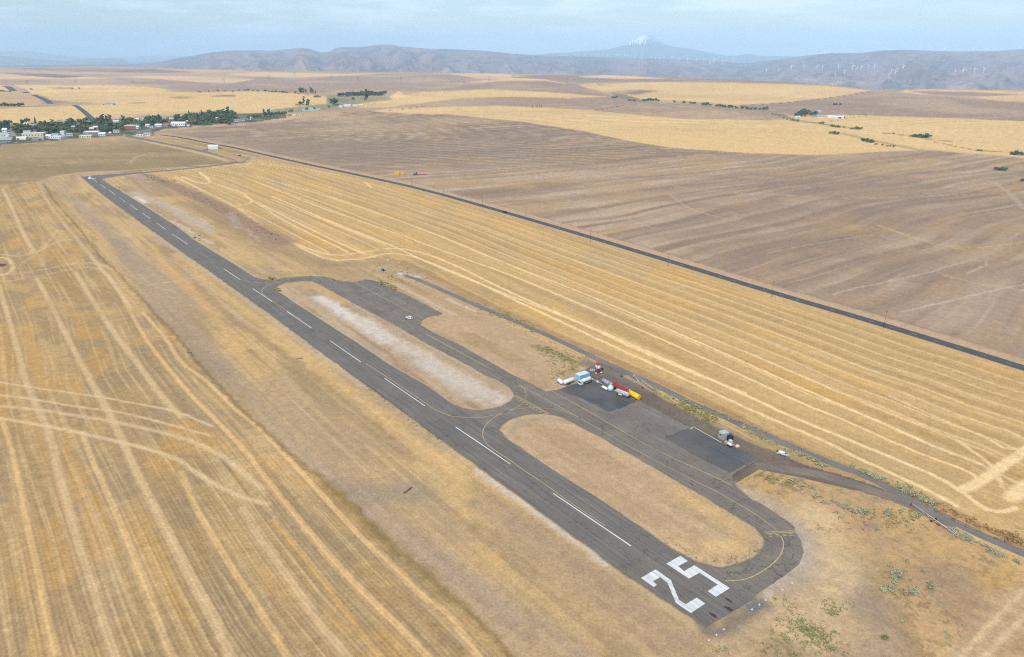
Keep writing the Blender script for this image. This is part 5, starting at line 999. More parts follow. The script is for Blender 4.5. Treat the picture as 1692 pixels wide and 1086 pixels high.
TU = [(x, y, h, 'skyline') for x, y, h in ((988.5, 94.5, 7), (1003.5, 95, 7), (1021, 96, 8), (1032.5, 96, 7), (1037.5, 96, 7), (1049, 97, 7), (1060, 98.5, 8), (1075.5, 99.5, 8), (1083.5, 99, 7), (1090.5, 101, 8), (1097, 99, 7), (1110, 99, 7), (1121.5, 103.5, 9.5), (1135.5, 103.5, 9.5), (1151, 103.5, 8), (1163, 103.5, 8), (1173, 109, 10), (1179, 106, 10), (1193.5, 107, 8), (1199, 103, 7), (1212, 104, 8), (968, 94, 6), (950, 94, 6))] + \
     [(x, y, h, 'slope') for x, y, h in ((1266, 121, 8), (1286.5, 120, 9), (1307, 118, 11), (1328, 115.5, 9.5), (1349.5, 116, 9.5), (1359, 117, 8.5), (1385, 115, 8.5), (1380, 127.5, 8), (1395, 124, 9), (1408.5, 116.5, 10), (1415.5, 117, 8), (1422.5, 117, 8), (1434, 116, 9), (1444, 116, 9), (1468, 127.5, 8), (1473, 122.5, 8), (1478.5, 126, 10), (1481.5, 120, 9), (1491.5, 118, 11), (1577.5, 123.5, 9), (1590.5, 123.5, 10), (1609.5, 122.5, 10), (1625, 121.5, 9))] + \
     [(x, y, h, 'ridge') for x, y, h in ((1509.5, 83, 4), (1560, 84.5, 6), (1568.5, 85.5, 6), (1608, 84.5, 7), (1629, 84.5, 7), (1684, 82, 6))]
dg = bpy.context.evaluated_depsgraph_get()
hm = hills.data; hco = np.empty(len(hm.vertices)*3); hm.vertices.foreach_get('co', hco); hco = hco.reshape(-1, 3); hr = np.hypot(hco[:, 0], hco[:, 1]); ha = np.arctan2(hco[:, 0], hco[:, 1])
he = (hco[:, 2]-CAMH)/hr
cnt = {}
names = {'skyline': 'on the low plateau in front of the snowy volcano', 'slope': 'on the hillside right of the volcano', 'ridge': 'tiny against the sky on the right ridge'}
tot = {k_: sum(1 for t_ in TU if t_[3] == k_) for k_ in names}
def ordinal(n):
    w = ['zeroth', 'first', 'second', 'third', 'fourth', 'fifth', 'sixth', 'seventh', 'eighth', 'ninth', 'tenth', 'eleventh', 'twelfth', 'thirteenth', 'fourteenth', 'fifteenth', 'sixteenth', 'seventeenth', 'eighteenth', 'nineteenth', 'twentieth']
    return w[n] if n <= 20 else ('twenty-'+w[n-20] if n < 30 else {30: 'thirtieth', 40: 'fortieth'}.get(n, {3: 'thirty-', 4: 'forty-', 5: 'fifty-', 6: 'sixty-'}[n//10]+w[n % 10]))
for i, (x, y, h, zn) in enumerate(sorted(TU, key=lambda q: q[0])):
    o = proto if i == 0 else copy_tree(proto); d = ray(x, y); hl = math.hypot(d[0], d[1]); el = d[2]/hl; az = math.atan2(d[0], d[1])
    near = np.abs(ha-az) < .0009; ok = near & (he >= el-.0006)
    if ok.any() and zn != 'ridge': r_ = hr[ok].min(); r_ = min(r_, 18300)
    else: r_ = 18450.0
    z = CAMH+el*r_; o.location = (d[0]/hl*r_, d[1]/hl*r_, z); s = h*r_/1200*.95/118; o.scale = (s, s, s); o.rotation_euler.z = az*-1+rng.uniform(-.5, .5)
    for ch in o.children:
        pass
    cnt[zn] = cnt.get(zn, 0)+1; o['label'] = {'skyline': 'white wind turbine before the snowy volcano, %s from the left', 'slope': 'white wind turbine on the right hillside, %s from the left', 'ridge': 'tiny wind turbine atop the right ridge, %s from the left'}[zn] % ordinal(cnt[zn])

# ------------------------------------------------------------------ buildings of the town and farms
WC = {'white': (232, 234, 236), 'cream': (226, 214, 186), 'pale green': (206, 224, 214), 'grey': (160, 162, 166), 'brick': (168, 118, 104), 'tan': (192, 170, 144), 'pink': (222, 196, 190), 'pale blue': (196, 214, 230)}
RC = {'white': (236, 238, 240), 'grey': (150, 152, 158), 'lavender grey': (176, 168, 178), 'teal': (146, 184, 184), 'red': (190, 92, 92), 'dark': (92, 92, 98), 'pale green': (196, 216, 204), 'blue grey': (150, 166, 190)}
def wm(c): return mat('%s_wall' % c.replace(' ', '_'), WC[c], .7, .06, .3)
def rm(c): return mat('%s_roofing' % c.replace(' ', '_'), RC[c], .6, .08, .3)
BUILT = []
def building(x0, x1, yb, yt, wall, roof, label, depth=None, rot=None, flat=False, win=True, name='house', cat='house', group=None, doors=False, arch=False):
    cx = (x0+x1)/2; q = P(cx, yb); r_ = math.hypot(q[0], q[1]); m = math.hypot(r_, CAMH)/FPX
    W = (x1-x0)*m*.93; H = max(3.0, (yb-yt)*m*.72); D = depth or min(max(W*.6, 7), 16); wh = H*.62 if not flat else H*.92
    rz = rng.uniform(-.3, .3) if rot is None else rot
    t = thing(name, label, cat, (q[0], q[1]+D/2*.6, q[2]), rz, group)
    w_ = MB().box((0, 0, wh/2), (W, D, wh)).build('wall', wm(wall), t)
    if flat: MB().box((0, 0, wh+.2), (W+.5, D+.5, .4)).build('roof', rm(roof), t)
    elif arch: MB().prism([(-D/2*math.cos(a)*1.02, wh+(H-wh)*math.sin(a)) for a in np.linspace(0, math.pi, 9)], -W/2-.3, W/2+.3).build('roof', rm(roof), t)
    else: MB().prism([(-D/2-.5, wh-.15), (0, H), (D/2+.5, wh-.15), (D/2+.5, wh+.1), (0, H+.3), (-D/2-.5, wh+.1)], -W/2-.4, W/2+.4).build('roof', rm(roof), t); 
    if not flat and not arch:
        for s in (-1, 1): MB().add([(s*W/2, -D/2, wh-.05), (s*W/2, D/2, wh-.05), (s*W/2, 0, H-.05)], [(0, 1, 2)]).build('gable', wm(wall), t)
    if win:
        n = max(1, min(7, int(W/4)))
        for i in range(n): MB().box((-W/2+W*(i+.5)/n, -D/2-.03, wh*.55), (min(1.6, W/n*.5), .08, 1.3)).build('window', M_GLS, t)
    if doors: MB().box((W*.1, -D/2-.04, wh*.4), (W*.32, .1, wh*.8)).build('door', M_BLK, t)  # flat black panel standing for the shade within the doorway and open bays
    BUILT.append((x0, x1, yb, yt)); return t
B = building
B(-6, 16, 235.5, 228, 'grey', 'lavender grey', 'long low warehouse with lavender grey roof at the town edge corner', 16, .25, name='warehouse', cat='warehouse')
B(0, 14, 229, 219, 'pale green', 'white', 'pale green town building right behind the lavender roofed warehouse', flat=True)
B(5, 11, 219, 212, 'white', 'white', 'tall white gabled house above the pale green building')
B(13, 16.5, 231, 222, 'white', 'white', 'narrow white upright building beside the lavender roofed warehouse', flat=True)
B(17, 23.5, 233, 224, 'grey', 'grey', 'plain grey building with flat roof beside the warehouse', flat=True)
B(27, 32, 231, 226, 'white', 'white', 'small white garage with one dark doorway', doors=True, win=False, name='garage', cat='garage')
B(33, 44, 231, 225.5, 'white', 'white', 'white arched quonset hut next to the small white garage', arch=True, win=False, name='quonset_hut', cat='hut')
B(41, 69, 227, 219, 'cream', 'white', 'long cream building with white flat roof in the town', flat=True, name='hall', cat='hall')
B(40, 49, 221, 216.5, 'white', 'white', 'white upper block behind the long cream building', flat=True)
B(56, 61, 221.5, 216.5, 'brick', 'red', 'small brick red house behind the long cream building')
B(54, 64, 232.5, 229, 'tan', 'grey', 'low tan shed along the street at the olive field edge', name='shed', cat='shed')
B(65, 71, 231, 227.5, 'pink', 'lavender grey', 'little pinkish shed right of the low tan shed', name='shed', cat='shed')
B(77, 84, 228, 222, 'pink', 'white', 'pinkish white gabled house between cream hall and teal roof')
B(86, 98, 226, 220.5, 'white', 'teal', 'white house with a broad teal grey roof')
B(83, 104, 229.5, 225, 'white', 'white', 'long low white building below the teal roofed house', flat=True, name='workshop', cat='workshop')
B(101, 108, 223, 215.5, 'white', 'white', 'tall white boxy building beside an olive tree', flat=True)
B(111, 119, 225, 219.5, 'white', 'lavender grey', 'white cottage with lavender roof at the tree belt end')
B(40, 44.5, 207, 203.5, 'white', 'white', 'little white house high among the leftmost town trees')
B(54, 61, 208.5, 205, 'pale blue', 'blue grey', 'pale blue house deep among the leftmost town trees')
B(20, 25, 207, 203.5, 'grey', 'grey', 'grey house at the top of the light dirt street')
B(95, 101, 202, 198, 'white', 'grey', 'white farmhouse on the slope above the leftmost town trees')
B(107, 113, 203, 198.5, 'tan', 'grey', 'tan house beside the white farmhouse above the trees')
B(119, 124, 211.5, 208.5, 'white', 'white', 'small white roofed house hidden left of the church-like brick house')
B(128, 132, 211, 204, 'grey', 'dark', 'steep dark roofed house among the trees')
B(149, 157, 217, 210, 'brick', 'pale green', 'brick house with pale green roof in mid town')
B(155, 163, 212, 208.5, 'white', 'white', 'white house touching the brick house on its right')
B(140, 162, 220, 216.5, 'white', 'white', 'long low white roofed building below the brick house', name='hall', cat='hall')
B(133, 150, 227.5, 223.5, 'cream', 'white', 'long cream trailer-like building at the olive field edge', flat=True, name='workshop', cat='workshop')
B(164, 174, 225, 218.5, 'pale green', 'white', 'pale green-white shed with white roof at the field edge', name='shed', cat='shed')
B(180, 183, 221, 218.5, 'white', 'white', 'tiny white shed right of the pale green-white shed', name='shed', cat='shed')
B(188, 197, 219, 214, 'white', 'grey', 'grey roofed white house under the tall middle trees')
B(188, 195, 203, 199, 'white', 'white', 'bright white gabled house beside the pointed conifer')
B(190, 197, 199, 194.5, 'pink', 'lavender grey', 'pinkish house behind the bright white gabled house')
B(207, 226, 213, 206.5, 'brick', 'white', 'long two-storey brick school with white trim', flat=True, name='school', cat='school')
B(222, 230, 213.5, 208, 'white', 'white', 'white house at the right end of the brick school')
B(225, 230, 199, 195.5, 'white', 'white', 'white house in the upper tree line, left one of two')
B(233, 238, 199, 195.5, 'white', 'lavender grey', 'white house in the upper tree line, right one of two')
B(241, 247, 209.5, 205, 'white', 'white', 'white gabled house left of the light blue shed')
B(248, 254, 211.5, 208, 'pale blue', 'blue grey', 'light blue shed between two white houses', name='shed', cat='shed')
B(257, 267, 209.5, 204.5, 'white', 'white', 'white two-wing house left of the red roofed barn')
B(238, 250, 224.5, 218.5, 'white', 'blue grey', 'white workshop with blue-grey roof alone at the road junction', name='workshop', cat='workshop')
B(226, 236, 225.5, 223.2, 'white', 'white', 'low white trailer beside the workshop at the junction', flat=True, name='trailer_home', cat='trailer')
B(271, 280, 207.5, 203, 'red' if 'red' in WC else 'pink', 'red', 'red roofed barn at the edge of the fallow field', name='barn', cat='barn')
B(284, 306, 208.5, 201, 'white', 'white', 'long white building with many windows beside the red roofed barn', 14, name='community_hall', cat='hall')
B(307.5, 311, 202.5, 199, 'white', 'white', 'tiny white gable peeking from the trees right of the long white hall')
B(309, 312.5, 209.5, 207, 'white', 'white', 'tiny white shed at the right corner of the long white hall', name='shed', cat='shed')
B(269, 275, 197.5, 193.5, 'white', 'blue grey', 'white house above the tree belt, left of its twin')
B(280, 286, 197.5, 195, 'white', 'white', 'low white house above the tree belt right of the blue roofed one')
B(357, 360.5, 196.5, 194, 'white', 'white', 'lone white gable inside the dense right tree belt')
B(387, 396, 201, 197.5, 'white', 'blue grey', 'white house with blue roof on the fallow field edge')
B(397, 405, 199.5, 196, 'white', 'grey', 'white house with grey roof east of the blue roofed one')
B(409, 416, 198, 193, 'white', 'white', 'white steep house at the east end of town')
B(477, 481, 192, 190.2, 'tan', 'dark', 'small dark roofed hut left of the white shed past the east trees')
B(483, 489, 192.5, 189.8, 'white', 'white', 'white shed standing past the last east trees', name='shed', cat='shed')
B(495, 500, 191.5, 189.2, 'white', 'lavender grey', 'outermost small white house east of town')
B(488, 495, 174.5, 171, 'brick', 'lavender grey', 'red-brown farmhouse at the farm beyond the pond')
B(499, 506, 174.5, 170.5, 'grey', 'lavender grey', 'lavender grey barn between dark farm trees', name='barn', cat='barn')
B(560, 566, 178, 174.5, 'white', 'white', 'small white shed at the left of the distant farm row', name='shed', cat='shed')
B(568, 579, 176.8, 172.5, 'white', 'white', 'largest white shed of the distant farm row', name='shed', cat='shed')
B(583, 590, 176, 173, 'white', 'white', 'white shed right after the largest of the distant farm row', name='shed', cat='shed')
B(593, 600, 175.5, 173, 'pale blue', 'white', 'pale shed at the right end of the distant farm row', name='shed', cat='shed')
B(174, 187, 174, 170.5, 'white', 'grey', 'lone low farmhouse in the golden field above town')
B(1314, 1322, 195.8, 192.6, 'white', 'white', 'white open shed below the dark farm trees', doors=True, win=False, name='shed', cat='shed')
B(1340, 1350, 194.3, 191.3, 'pale blue', 'lavender grey', 'pale farm building between the dark trees and teal roof')
B(1351, 1362, 194.5, 190.3, 'white', 'teal', 'teal roofed farm shed in the row', name='shed', cat='shed')
B(1367, 1379, 195.6, 190.6, 'white', 'white', 'tall white machine shed left of the open bay', win=False, name='shed', cat='shed')
B(1379, 1393, 196, 191.4, 'white', 'white', 'long white machine shed with dark open bays', doors=True, win=False, name='shed', cat='shed')
B(1351, 1357, 185.6, 183, 'pale green', 'pale green', 'pale green shed up behind the farm trees', name='shed', cat='shed')
# white arched hangar on the entrance road
t = thing('hangar', 'white metal hangar with pale roof beside the airfield entrance road', 'hangar', V3(G(353.5, 246)), .12)
MB().box((0, 0, 2.2), (15, 11, 4.4)).build('wall', M_W, t); MB().prism([(-5.8, 4.3), (-3.2, 5.7), (0, 6.3), (3.2, 5.7), (5.8, 4.3)], -7.8, 7.8).build('roof', M_W, t)
for k_ in range(6): MB().box((-6.2+k_*2.5, -5.55, 2.2), (.16, .12, 4.2)).build('rib', M_WD, t)
dr = MB().box((-7.56, 0, 2.0), (.1, 8.0, 3.8)).build('door', M_WD, t); MB().box((-7.64, 0, 2), (.06, .2, 3.8)).build('door_seam', M_STEEL, dr)
sheet('hangar_apron', [GS([(333, 248.5), (345, 244.5), (349, 246), (342, 249.5)])], .015, M_TAX, .2)
for (x, y), lb in (((1378, 173.5), 'leftmost dark machine in the far brown field'), ((1382, 173.5), 'middle dark machine in the far brown field'), ((1388.5, 173.3), 'rightmost dark machine in the far brown field')):
    q = P(x, y); t = thing('farm_machine', lb, 'farm machine', V3(q), rng.uniform(0, .6)); MB().box((0, 0, 2), (6, 3, 2.2)).build('body', M_BLK, t); MB().box((-1, 0, 3.9), (2.4, 2.4, 1.8)).build('cab', M_GLS, t); wheels(t, (-2, 2), 1.5, 1.1, .8)
# parked cars and pickups in the town street
cc = [('white', M_W), ('dark', mat('dark_car_paint', (44, 46, 52), .3, .05)), ('silver', M_STEEL), ('white', M_WD), ('red', M_RED), ('white', M_W), ('silver', M_STEEL), ('white', M_W)]
for i, (x, y) in enumerate([(15.5, 235), (19, 236), (48, 231.5), (72, 229.5), (126, 227.5), (233, 227), (12, 236.5), (391, 202)]):
    q = P(x, y); car('street_car', '%s car parked %s' % (cc[i][0], ['in front of the lavender roofed warehouse', 'right of the white car by the warehouse', 'beside the white quonset hut', 'right of the little pinkish shed', 'left of the long cream workshop', 'below the low white trailer', 'at the street edge by the warehouse corner', 'on the field edge by the blue roofed house'][i]), V3(q), rng.uniform(-.5, .5), cc[i][1])

# ------------------------------------------------------------------ trees
M_BARK = mat('bark', (98, 82, 68), .9, .2, 2)
LEAF = [mat('dark_green_leaves', (94, 116, 80), .8, .3, .35, rnd=.22), mat('mid_green_leaves', (120, 136, 84), .8, .3, .35, rnd=.22), mat('blue_green_leaves', (84, 110, 90), .8, .3, .35, rnd=.2), mat('olive_leaves', (140, 138, 88), .8, .3, .35, rnd=.2)]
def leaf_cloud(mb, c, rad, n, size, R_):
    for _ in range(n):
        u = R_.normal(size=3); u /= np.linalg.norm(u); rr_ = (R_.rand()**.45)
        p = np.array(c)+u*np.array(rad)*rr_; nrm = u*.7+R_.normal(size=3)*.55+np.array([0, 0, .35]); nrm /= np.linalg.norm(nrm)
        a = np.cross(nrm, R_.normal(size=3)); a /= np.linalg.norm(a); b = np.cross(nrm, a); s = size*(.6+.8*R_.rand())
        mb.add([p-a*s, p-b*s*.8, p+a*s, p+b*s*.8], [(0, 1, 2, 3)])
def make_tree(kind, seed):
    R_ = np.random.RandomState(seed); cr = MB(); tr = MB()
    if kind == 'round':
        tr.tube((0, 0, 0), (.2, 0, 4.5), .38, 7, r2=.2)
        for k_ in range(4): a = k_*1.7; tr.tube((.2, 0, 3.2+.3*k_), (2.2*math.cos(a), 2.2*math.sin(a), 6.2), .15, 5, r2=.05)
        for k_ in range(9):
            a = R_.rand()*6.28; d_ = R_.rand()*2.6; leaf_cloud(cr, (math.cos(a)*d_*1.25, math.sin(a)*d_*1.25, 3.4+R_.rand()*4.6), (2.3, 2.3, 1.7), 42, .8, R_)
    elif kind == 'tall':
        tr.tube((0, 0, 0), (0, .2, 9), .36, 7, r2=.12)
        for k_ in range(8): leaf_cloud(cr, (R_.normal()*.8, R_.normal()*.8, 3+k_*1.3), (2.1-.1*k_, 2.1-.1*k_, 1.4), 44, .8, R_)
        tr.tube((0, .1, 5), (1.4, .2, 7.5), .12, 5, r2=.05)
    elif kind == 'conifer':
        tr.tube((0, 0, 0), (0, 0, 11), .3, 6, r2=.06)
        for k_ in range(11): leaf_cloud(cr, (0, 0, 1.6+k_*.95), (2.6-.22*k_, 2.6-.22*k_, .6), 34, .5, R_)
        tr.tube((0, 0, 3), (1.5, 0, 2.7), .08, 5, r2=.03)
    else:
        for k_ in range(3): tr.tube((0, 0, 0), (R_.normal()*1.0, R_.normal()*.8, 2.4), .12, 5, r2=.04)
        for k_ in range(7): leaf_cloud(cr, (R_.normal()*1.5, R_.normal()*1.1, 1.3+R_.rand()*1.5), (1.3, 1.2, 1.0), 34, .45, R_)
    return tr, cr
def tree_proto(kind, seed):
    tr, cr = make_tree(kind, seed); a = tr.build('trunk', M_BARK, None); b = cr.build('crown', LEAF[0], None); SC.collection.objects.unlink(a); SC.collection.objects.unlink(b); return a.data, b.data
PT = {k_: [tree_proto(k_, 10+i*7+j) for j in range(n)] for i, (k_, n) in enumerate((('round', 4), ('tall', 3), ('conifer', 2), ('bushy', 3)))}
_mcache = {}
def tree(kind, q, s, label, group, leaf, name='tree', sx=1.0):
    tm, cm = rng.choice(PT[kind]); key = (cm.name, leaf)
    if key not in _mcache:
        m2 = cm.copy(); m2.materials.clear(); m2.materials.append(LEAF[leaf]); _mcache[key] = m2
    t = thing(name if kind != 'bushy' else 'bush', label, 'tree' if kind != 'bushy' else 'bush', V3(q), rng.random()*6.28, group)
    link(bpy.data.objects.new('trunk', tm), t); link(bpy.data.objects.new('crown', _mcache[key]), t); t.scale = (s*sx, s*sx, s*rng.uniform(.9, 1.1)); return t
band_x = [0, 25, 50, 75, 100, 130, 160, 200, 235, 260, 290, 310, 340, 365, 386]
band_t = [206, 206, 203, 207, 205, 202, 200, 199, 197, 196, 196, 193, 190, 188, 190]
band_b = [214, 221, 221, 223, 223, 222, 222, 219, 214, 207, 202, 207, 207, 206.5, 201]
zones = [(0, 30, 'leaf trees round the dirt street at the west of town', 'tree by the light dirt street in the west of town'), (30, 75, 'leaf trees behind the long cream hall', 'tree in the clump behind the long cream hall'), (75, 125, 'leaf trees around the teal roofed house', 'tree in the rows behind the teal roofed house'), (125, 180, 'leaf trees around the brick house in mid town', 'tree among those around the pale green roofed brick house'),
         (180, 240, 'leaf trees around the brick school', 'tree in the dense stand around the brick school'), (240, 312, 'leaf trees around the red roofed barn', 'tree in the belt behind the red roofed barn and long hall'), (312, 390, 'dense tree belt between the long hall and the blue roofed house', 'tree in the dense belt right of the long white hall')]
kinds_w = {'round': 'round', 'tall': 'tall', 'conifer': 'pointed', 'bushy': 'low bushy'}; leaf_w = ['dark green', 'mid green', 'blue-green', 'olive']
placed = []; tries = 0
while len(placed) < 285 and tries < 9000:
    tries += 1; x = rng.uniform(-4, 388)
    if x > 250 and rng.random() < .0: continue
    t0, b0 = np.interp(x, band_x, band_t), np.interp(x, band_x, band_b); y = b0-(b0-t0)*rng.random()**1.1
    bad = any(bx0-3.5 < x < bx1+3.5 and yt < y < yb+6.5 for bx0, bx1, yb, yt in BUILT if yb > y-11 and y > yb-1) or any((x-a)**2/9+(y-b_)**2/1.4 < 1 for a, b_ in placed)
    if 14 < x < 23 and y > 211: bad = True
    if bad: continue
    placed.append((x, y))
placed.sort()
for x, y in placed:
    z = next((z_ for z_ in zones if z_[0] <= x < z_[1]), zones[0] if x < 0 else zones[-1]); kd = rng.choices(['round', 'tall', 'conifer', 'bushy'], [6, 1.6, .5, 2.0])[0]; lf = rng.choices([0, 1, 2, 3], [4, 2, 3, .6])[0]
    s = rng.uniform(.85, 1.25)*(1.12 if x > 312 else 1.0)*(1.5 if kd == 'bushy' else 1)
    tree(kd, P(x, y), s, '%s %s %s' % (kinds_w[kd], leaf_w[lf], z[3]), z[2], lf, sx=1.3)
def row(pts, label, group, kind='bushy', s=1.0, leaf=0, sx=1.0):
    for p_ in pts:
        x, y = p_[:2]; sc = p_[2] if len(p_) > 2 else 1.0; kd = p_[3] if len(p_) > 3 else kind
        tree(kd, P(x, y), s*sc*rng.uniform(.9, 1.12), label, group, leaf, sx=sx)
row([(411, 198), (420, 196.5), (425, 196), (430, 195, .8), (437, 193.5, 1.2, 'tall'), (441, 193, 1.2, 'round'), (445, 192.5, 1.2, 'tall'), (449, 192, 1.1, 'round'), (453, 192, 1.1, 'round'), (458, 191.5, 1, 'round'), (463, 191.5, 1.1, 'round'), (468, 191.5, 1.3, 'round'), (471, 191.5, 1.1, 'round'), (478, 187, .7), (482, 186.5, .8), (375, 206.5, 1.2, 'round'), (379, 207, .9, 'round')], 'green tree at the east end of town near the last white sheds', 'trees at the east end of town', 'round', 1.0, 0)
row([(251, 223.5, 1.3)], 'round dark bush touching the workshop at the road junction', None, 'bushy', 1.4, 0)
row([(279, 210, 1.0), (283, 210, .8), (291, 208.5, .8), (303, 208, 1.0)], 'dark bush in front of the red barn and long white hall', 'bushes before the long white hall', 'bushy', 1.1, 0)
row([(560+i*3.6+rng.uniform(-1, 1), 160.2-i*.18+rng.uniform(-.8, .4), .9+.3*rng.random()) for i in range(22)], 'tree in the dark far belt above the distant farm row', 'trees of the dark far belt', 'round', 1.25, 2, 1.6)
row([(575+i*4+rng.uniform(-1, 1), 158.2+rng.uniform(-.8, .4), .9+.3*rng.random()) for i in range(15)], 'tree in the dark far belt above the distant farm row', 'trees of the dark far belt', 'round', 1.25, 2, 1.6)
row([(496, 154.5), (499, 154), (502, 154), (506, 154.5, .8), (514, 154.5, 1), (517, 154.5, .9), (521.5, 155.5, .9, 'conifer')], 'dark upright tree on the golden field rim left of the far belt', 'trees on the golden field rim', 'tall', 1.5, 2)
row([(521, 161.5), (525, 161), (529, 161.3, .7), (502, 162, .6), (583, 165, 1), (602, 166), (606, 165.8, 1.2, 'tall')], 'dark bush in the golden field near the far belt', 'bushes near the far belt', 'bushy', 2.0, 0)
row([(404, 150.5), (410, 150.5, 1.3), (418, 150.8), (426, 151.5), (438, 152, 1.6), (444, 152), (450, 152.8), (455, 153, 1.3), (461, 153), (465, 153.3), (469, 154, 1.5), (474, 154.2), (488, 154.5, 1.4), (395, 150), (385, 152), (372, 151.5), (360, 150.7), (345, 152), (330, 153)], 'small dark bush in the row edging the golden field rim', 'bushes in a row on the golden field rim', 'bushy', 1.5, 0)
row([(496, 174.5, 1, 'round'), (502, 173, 1.2, 'tall'), (507.5, 175, 1, 'conifer'), (510, 175, 1.1, 'tall')], 'dark tree at the lavender farm barn', 'trees at the lavender farm barn', 'round', 1.3, 0)
row([(543, 178), (550, 174.5, 1.2, 'round'), (553, 174, 1.2, 'round'), (556, 175, .9), (506, 182.5, 1.1), (520, 181, 1), (482, 184, .8)], 'dark green tree by the pale pond left of the farm row', 'trees by the pale pond', 'bushy', 1.7, 0)
row([(2, 177), (7, 177.3, 1.2), (10, 177), (15, 177, .8), (20, 177.2), (24, 177), (29, 176.8, 1.1), (33, 176.5, 1.2), (37, 176.3, 1.1)], 'dark tree in the farm windbreak at the far left', 'trees of the far left windbreak', 'round', 1.1, 0)
row([(2, 151.8), (6, 152), (11, 152, .8), (16, 152.3, .8), (51, 148.6, .8), (54, 148.6, .7), (120, 147.2, .8), (130, 146.5, .8), (131, 147, .6)], 'low dark scrub in the far left golden fields', 'scrub in the far left fields', 'bushy', 1.8, 0)
row([(172, 174), (176, 172.5, .8), (181, 172), (185, 173, .7), (188, 174, .7)], 'dark shrub around the lone low farmhouse', 'shrubs around the lone farmhouse', 'bushy', 1.2, 0)
row([(880, 179), (887, 178.5), (891, 179), (895, 179)], 'thin dark tree on the rim of the big golden field', 'thin trees on the golden rim', 'conifer', 1.0, 3, .5)
row([(1062, 167.6), (1066, 167.4), (1070, 167.4), (1075, 167.2, 1.3), (1079, 167.3, 1.3), (1083, 167.5, 1.2), (1088, 168, .8), (1012, 162.7), (1016, 162.8, 1.2), (1041, 167), (1047, 167.5, .8)], 'dark creek tree in the gap between golden fields', 'trees of the narrow creek gap', 'bushy', 2.0, 2)
row([(1114, 169.7), (1130, 171.2), (1143, 172), (1148, 172.2, .8), (1163, 174.2, 1.2), (1168, 174.4, 1.3), (1173, 174.8), (1185, 176.8, 1.1), (1190, 177, 1.2), (1195, 177.3, 1.1), (1199, 177.8, .8), (1205, 178.6, 1.2), (1210, 179, 1.2), (1216, 179.5, .8), (1227, 180, 1), (1234, 181.5, 1.2), (1240, 181.7, 1.1), (1247, 181.8, 1), (1255, 182, .8), (1261, 181.8, 1.3), (1266, 181.5, 1.2)], 'dark tree along the creek at the brown slope edge', 'trees along the creek', 'bushy', 1.9, 2)
row([(1276, 190, 1), (1282, 190.5, .8), (1288, 191, .8), (1294, 196, .8), (1300, 198.5, .7), (1307, 199.5, .8), (1312, 200.5, 1), (1317, 201.5, 1)], 'low grey-green creek scrub left of the farm', 'scrub left of the farm', 'bushy', 1.3, 3)
row([(1315, 193.5, 1), (1318, 193.2, 1.1), (1322, 193, 1.2), (1326, 192.5, 1.5), (1329, 192, 1.6), (1331, 192.2, 1.5)], 'dense dark blue tree in the clump left of the farm buildings', 'dark tree clump at the farm', 'round', 1.25, 2)
row([(1339, 192, 1), (1342, 191.5, 1.1), (1346, 191.2, 1.2), (1348, 191, 1), (1335, 186.5, .6), (1339, 186, .5), (1395, 195.7, .6)], 'dark green tree behind the teal roofed farm shed', 'trees behind the farm sheds', 'round', .95, 0)
row([(1354, 205.3), (1357, 205, 1.3), (1360, 205.5), (1374, 209.5), (1377, 210.5, 1.1), (1380, 210.8, 1.1), (1384, 211, 1.4), (1386, 211.3), (1394, 211.5, .8), (1406, 214), (1409, 214, 1.1), (1415, 214, 1.3), (1419, 213.8, 1.5), (1421, 214)], 'olive-green bush on the upper creek below the farm', 'bushes on the upper creek', 'bushy', 1.15, 1)
row([(1372, 221), (1374.5, 220.5, .8), (1378, 222, 1.2), (1381, 222.3, 1.3), (1384, 222)], 'dark bush at the head of the lower gully', 'bushes at the gully head', 'bushy', 1.15, 0)
row([(1425, 233, 1), (1428, 233.5, 1.2), (1432, 234.5, 1.3), (1435, 235.5, 1.2), (1438, 236, 1.2), (1440, 236)], 'dark bush in the biggest gully clump', 'bushes of the biggest gully clump', 'bushy', 1.2, 0)
row([(1446, 239.5, .8), (1448.5, 239, .8), (1458.5, 240.8, 1), (1466, 242.5, .8), (1470.5, 242.5, 1), (1476.5, 243.2, 1), (1477, 222, 1.1)], 'small lone dark bush in the lower gully row', 'lone bushes of the lower gully', 'bushy', .85, 3)
row([(1508, 226, 1), (1511, 226.5, 1), (1515, 227, 1), (1519, 227, 1.1), (1523, 227.5, 1.2), (1527, 228, 1.6), (1530, 228, 1.5), (1533, 228, 1.3)], 'blue-dark tree in the thicket amid the right golden field', 'thicket amid the right golden field', 'bushy', 1.35, 2)
row([(1615, 249.3), (1619, 249.5), (1622, 250, .8)], 'green bush where the field track meets the creek', 'bushes at the field track', 'bushy', .9, 1)
row([(1671, 256), (1675, 256.3, 1.1), (1680, 256.6, 1.3), (1685, 256.8, 1.5), (1689, 257, 1.3)], 'blue-dark tree in the clump at the right edge', 'clump at the right edge', 'bushy', 1.25, 2)
row([(1645, 281.5, 1.2), (1650, 282, .9), (1653, 282, 1.3), (1657, 282.3, 1.2)], 'dark bush in the pair inside the big fallow field', 'bushes inside the fallow field', 'bushy', 1.0, 0)
row([(1689, 299.5, 1), (1693, 300, 1.1)], 'dark bush at the right edge of the fallow field', 'bushes at the fallow field edge', 'bushy', .9, 0)

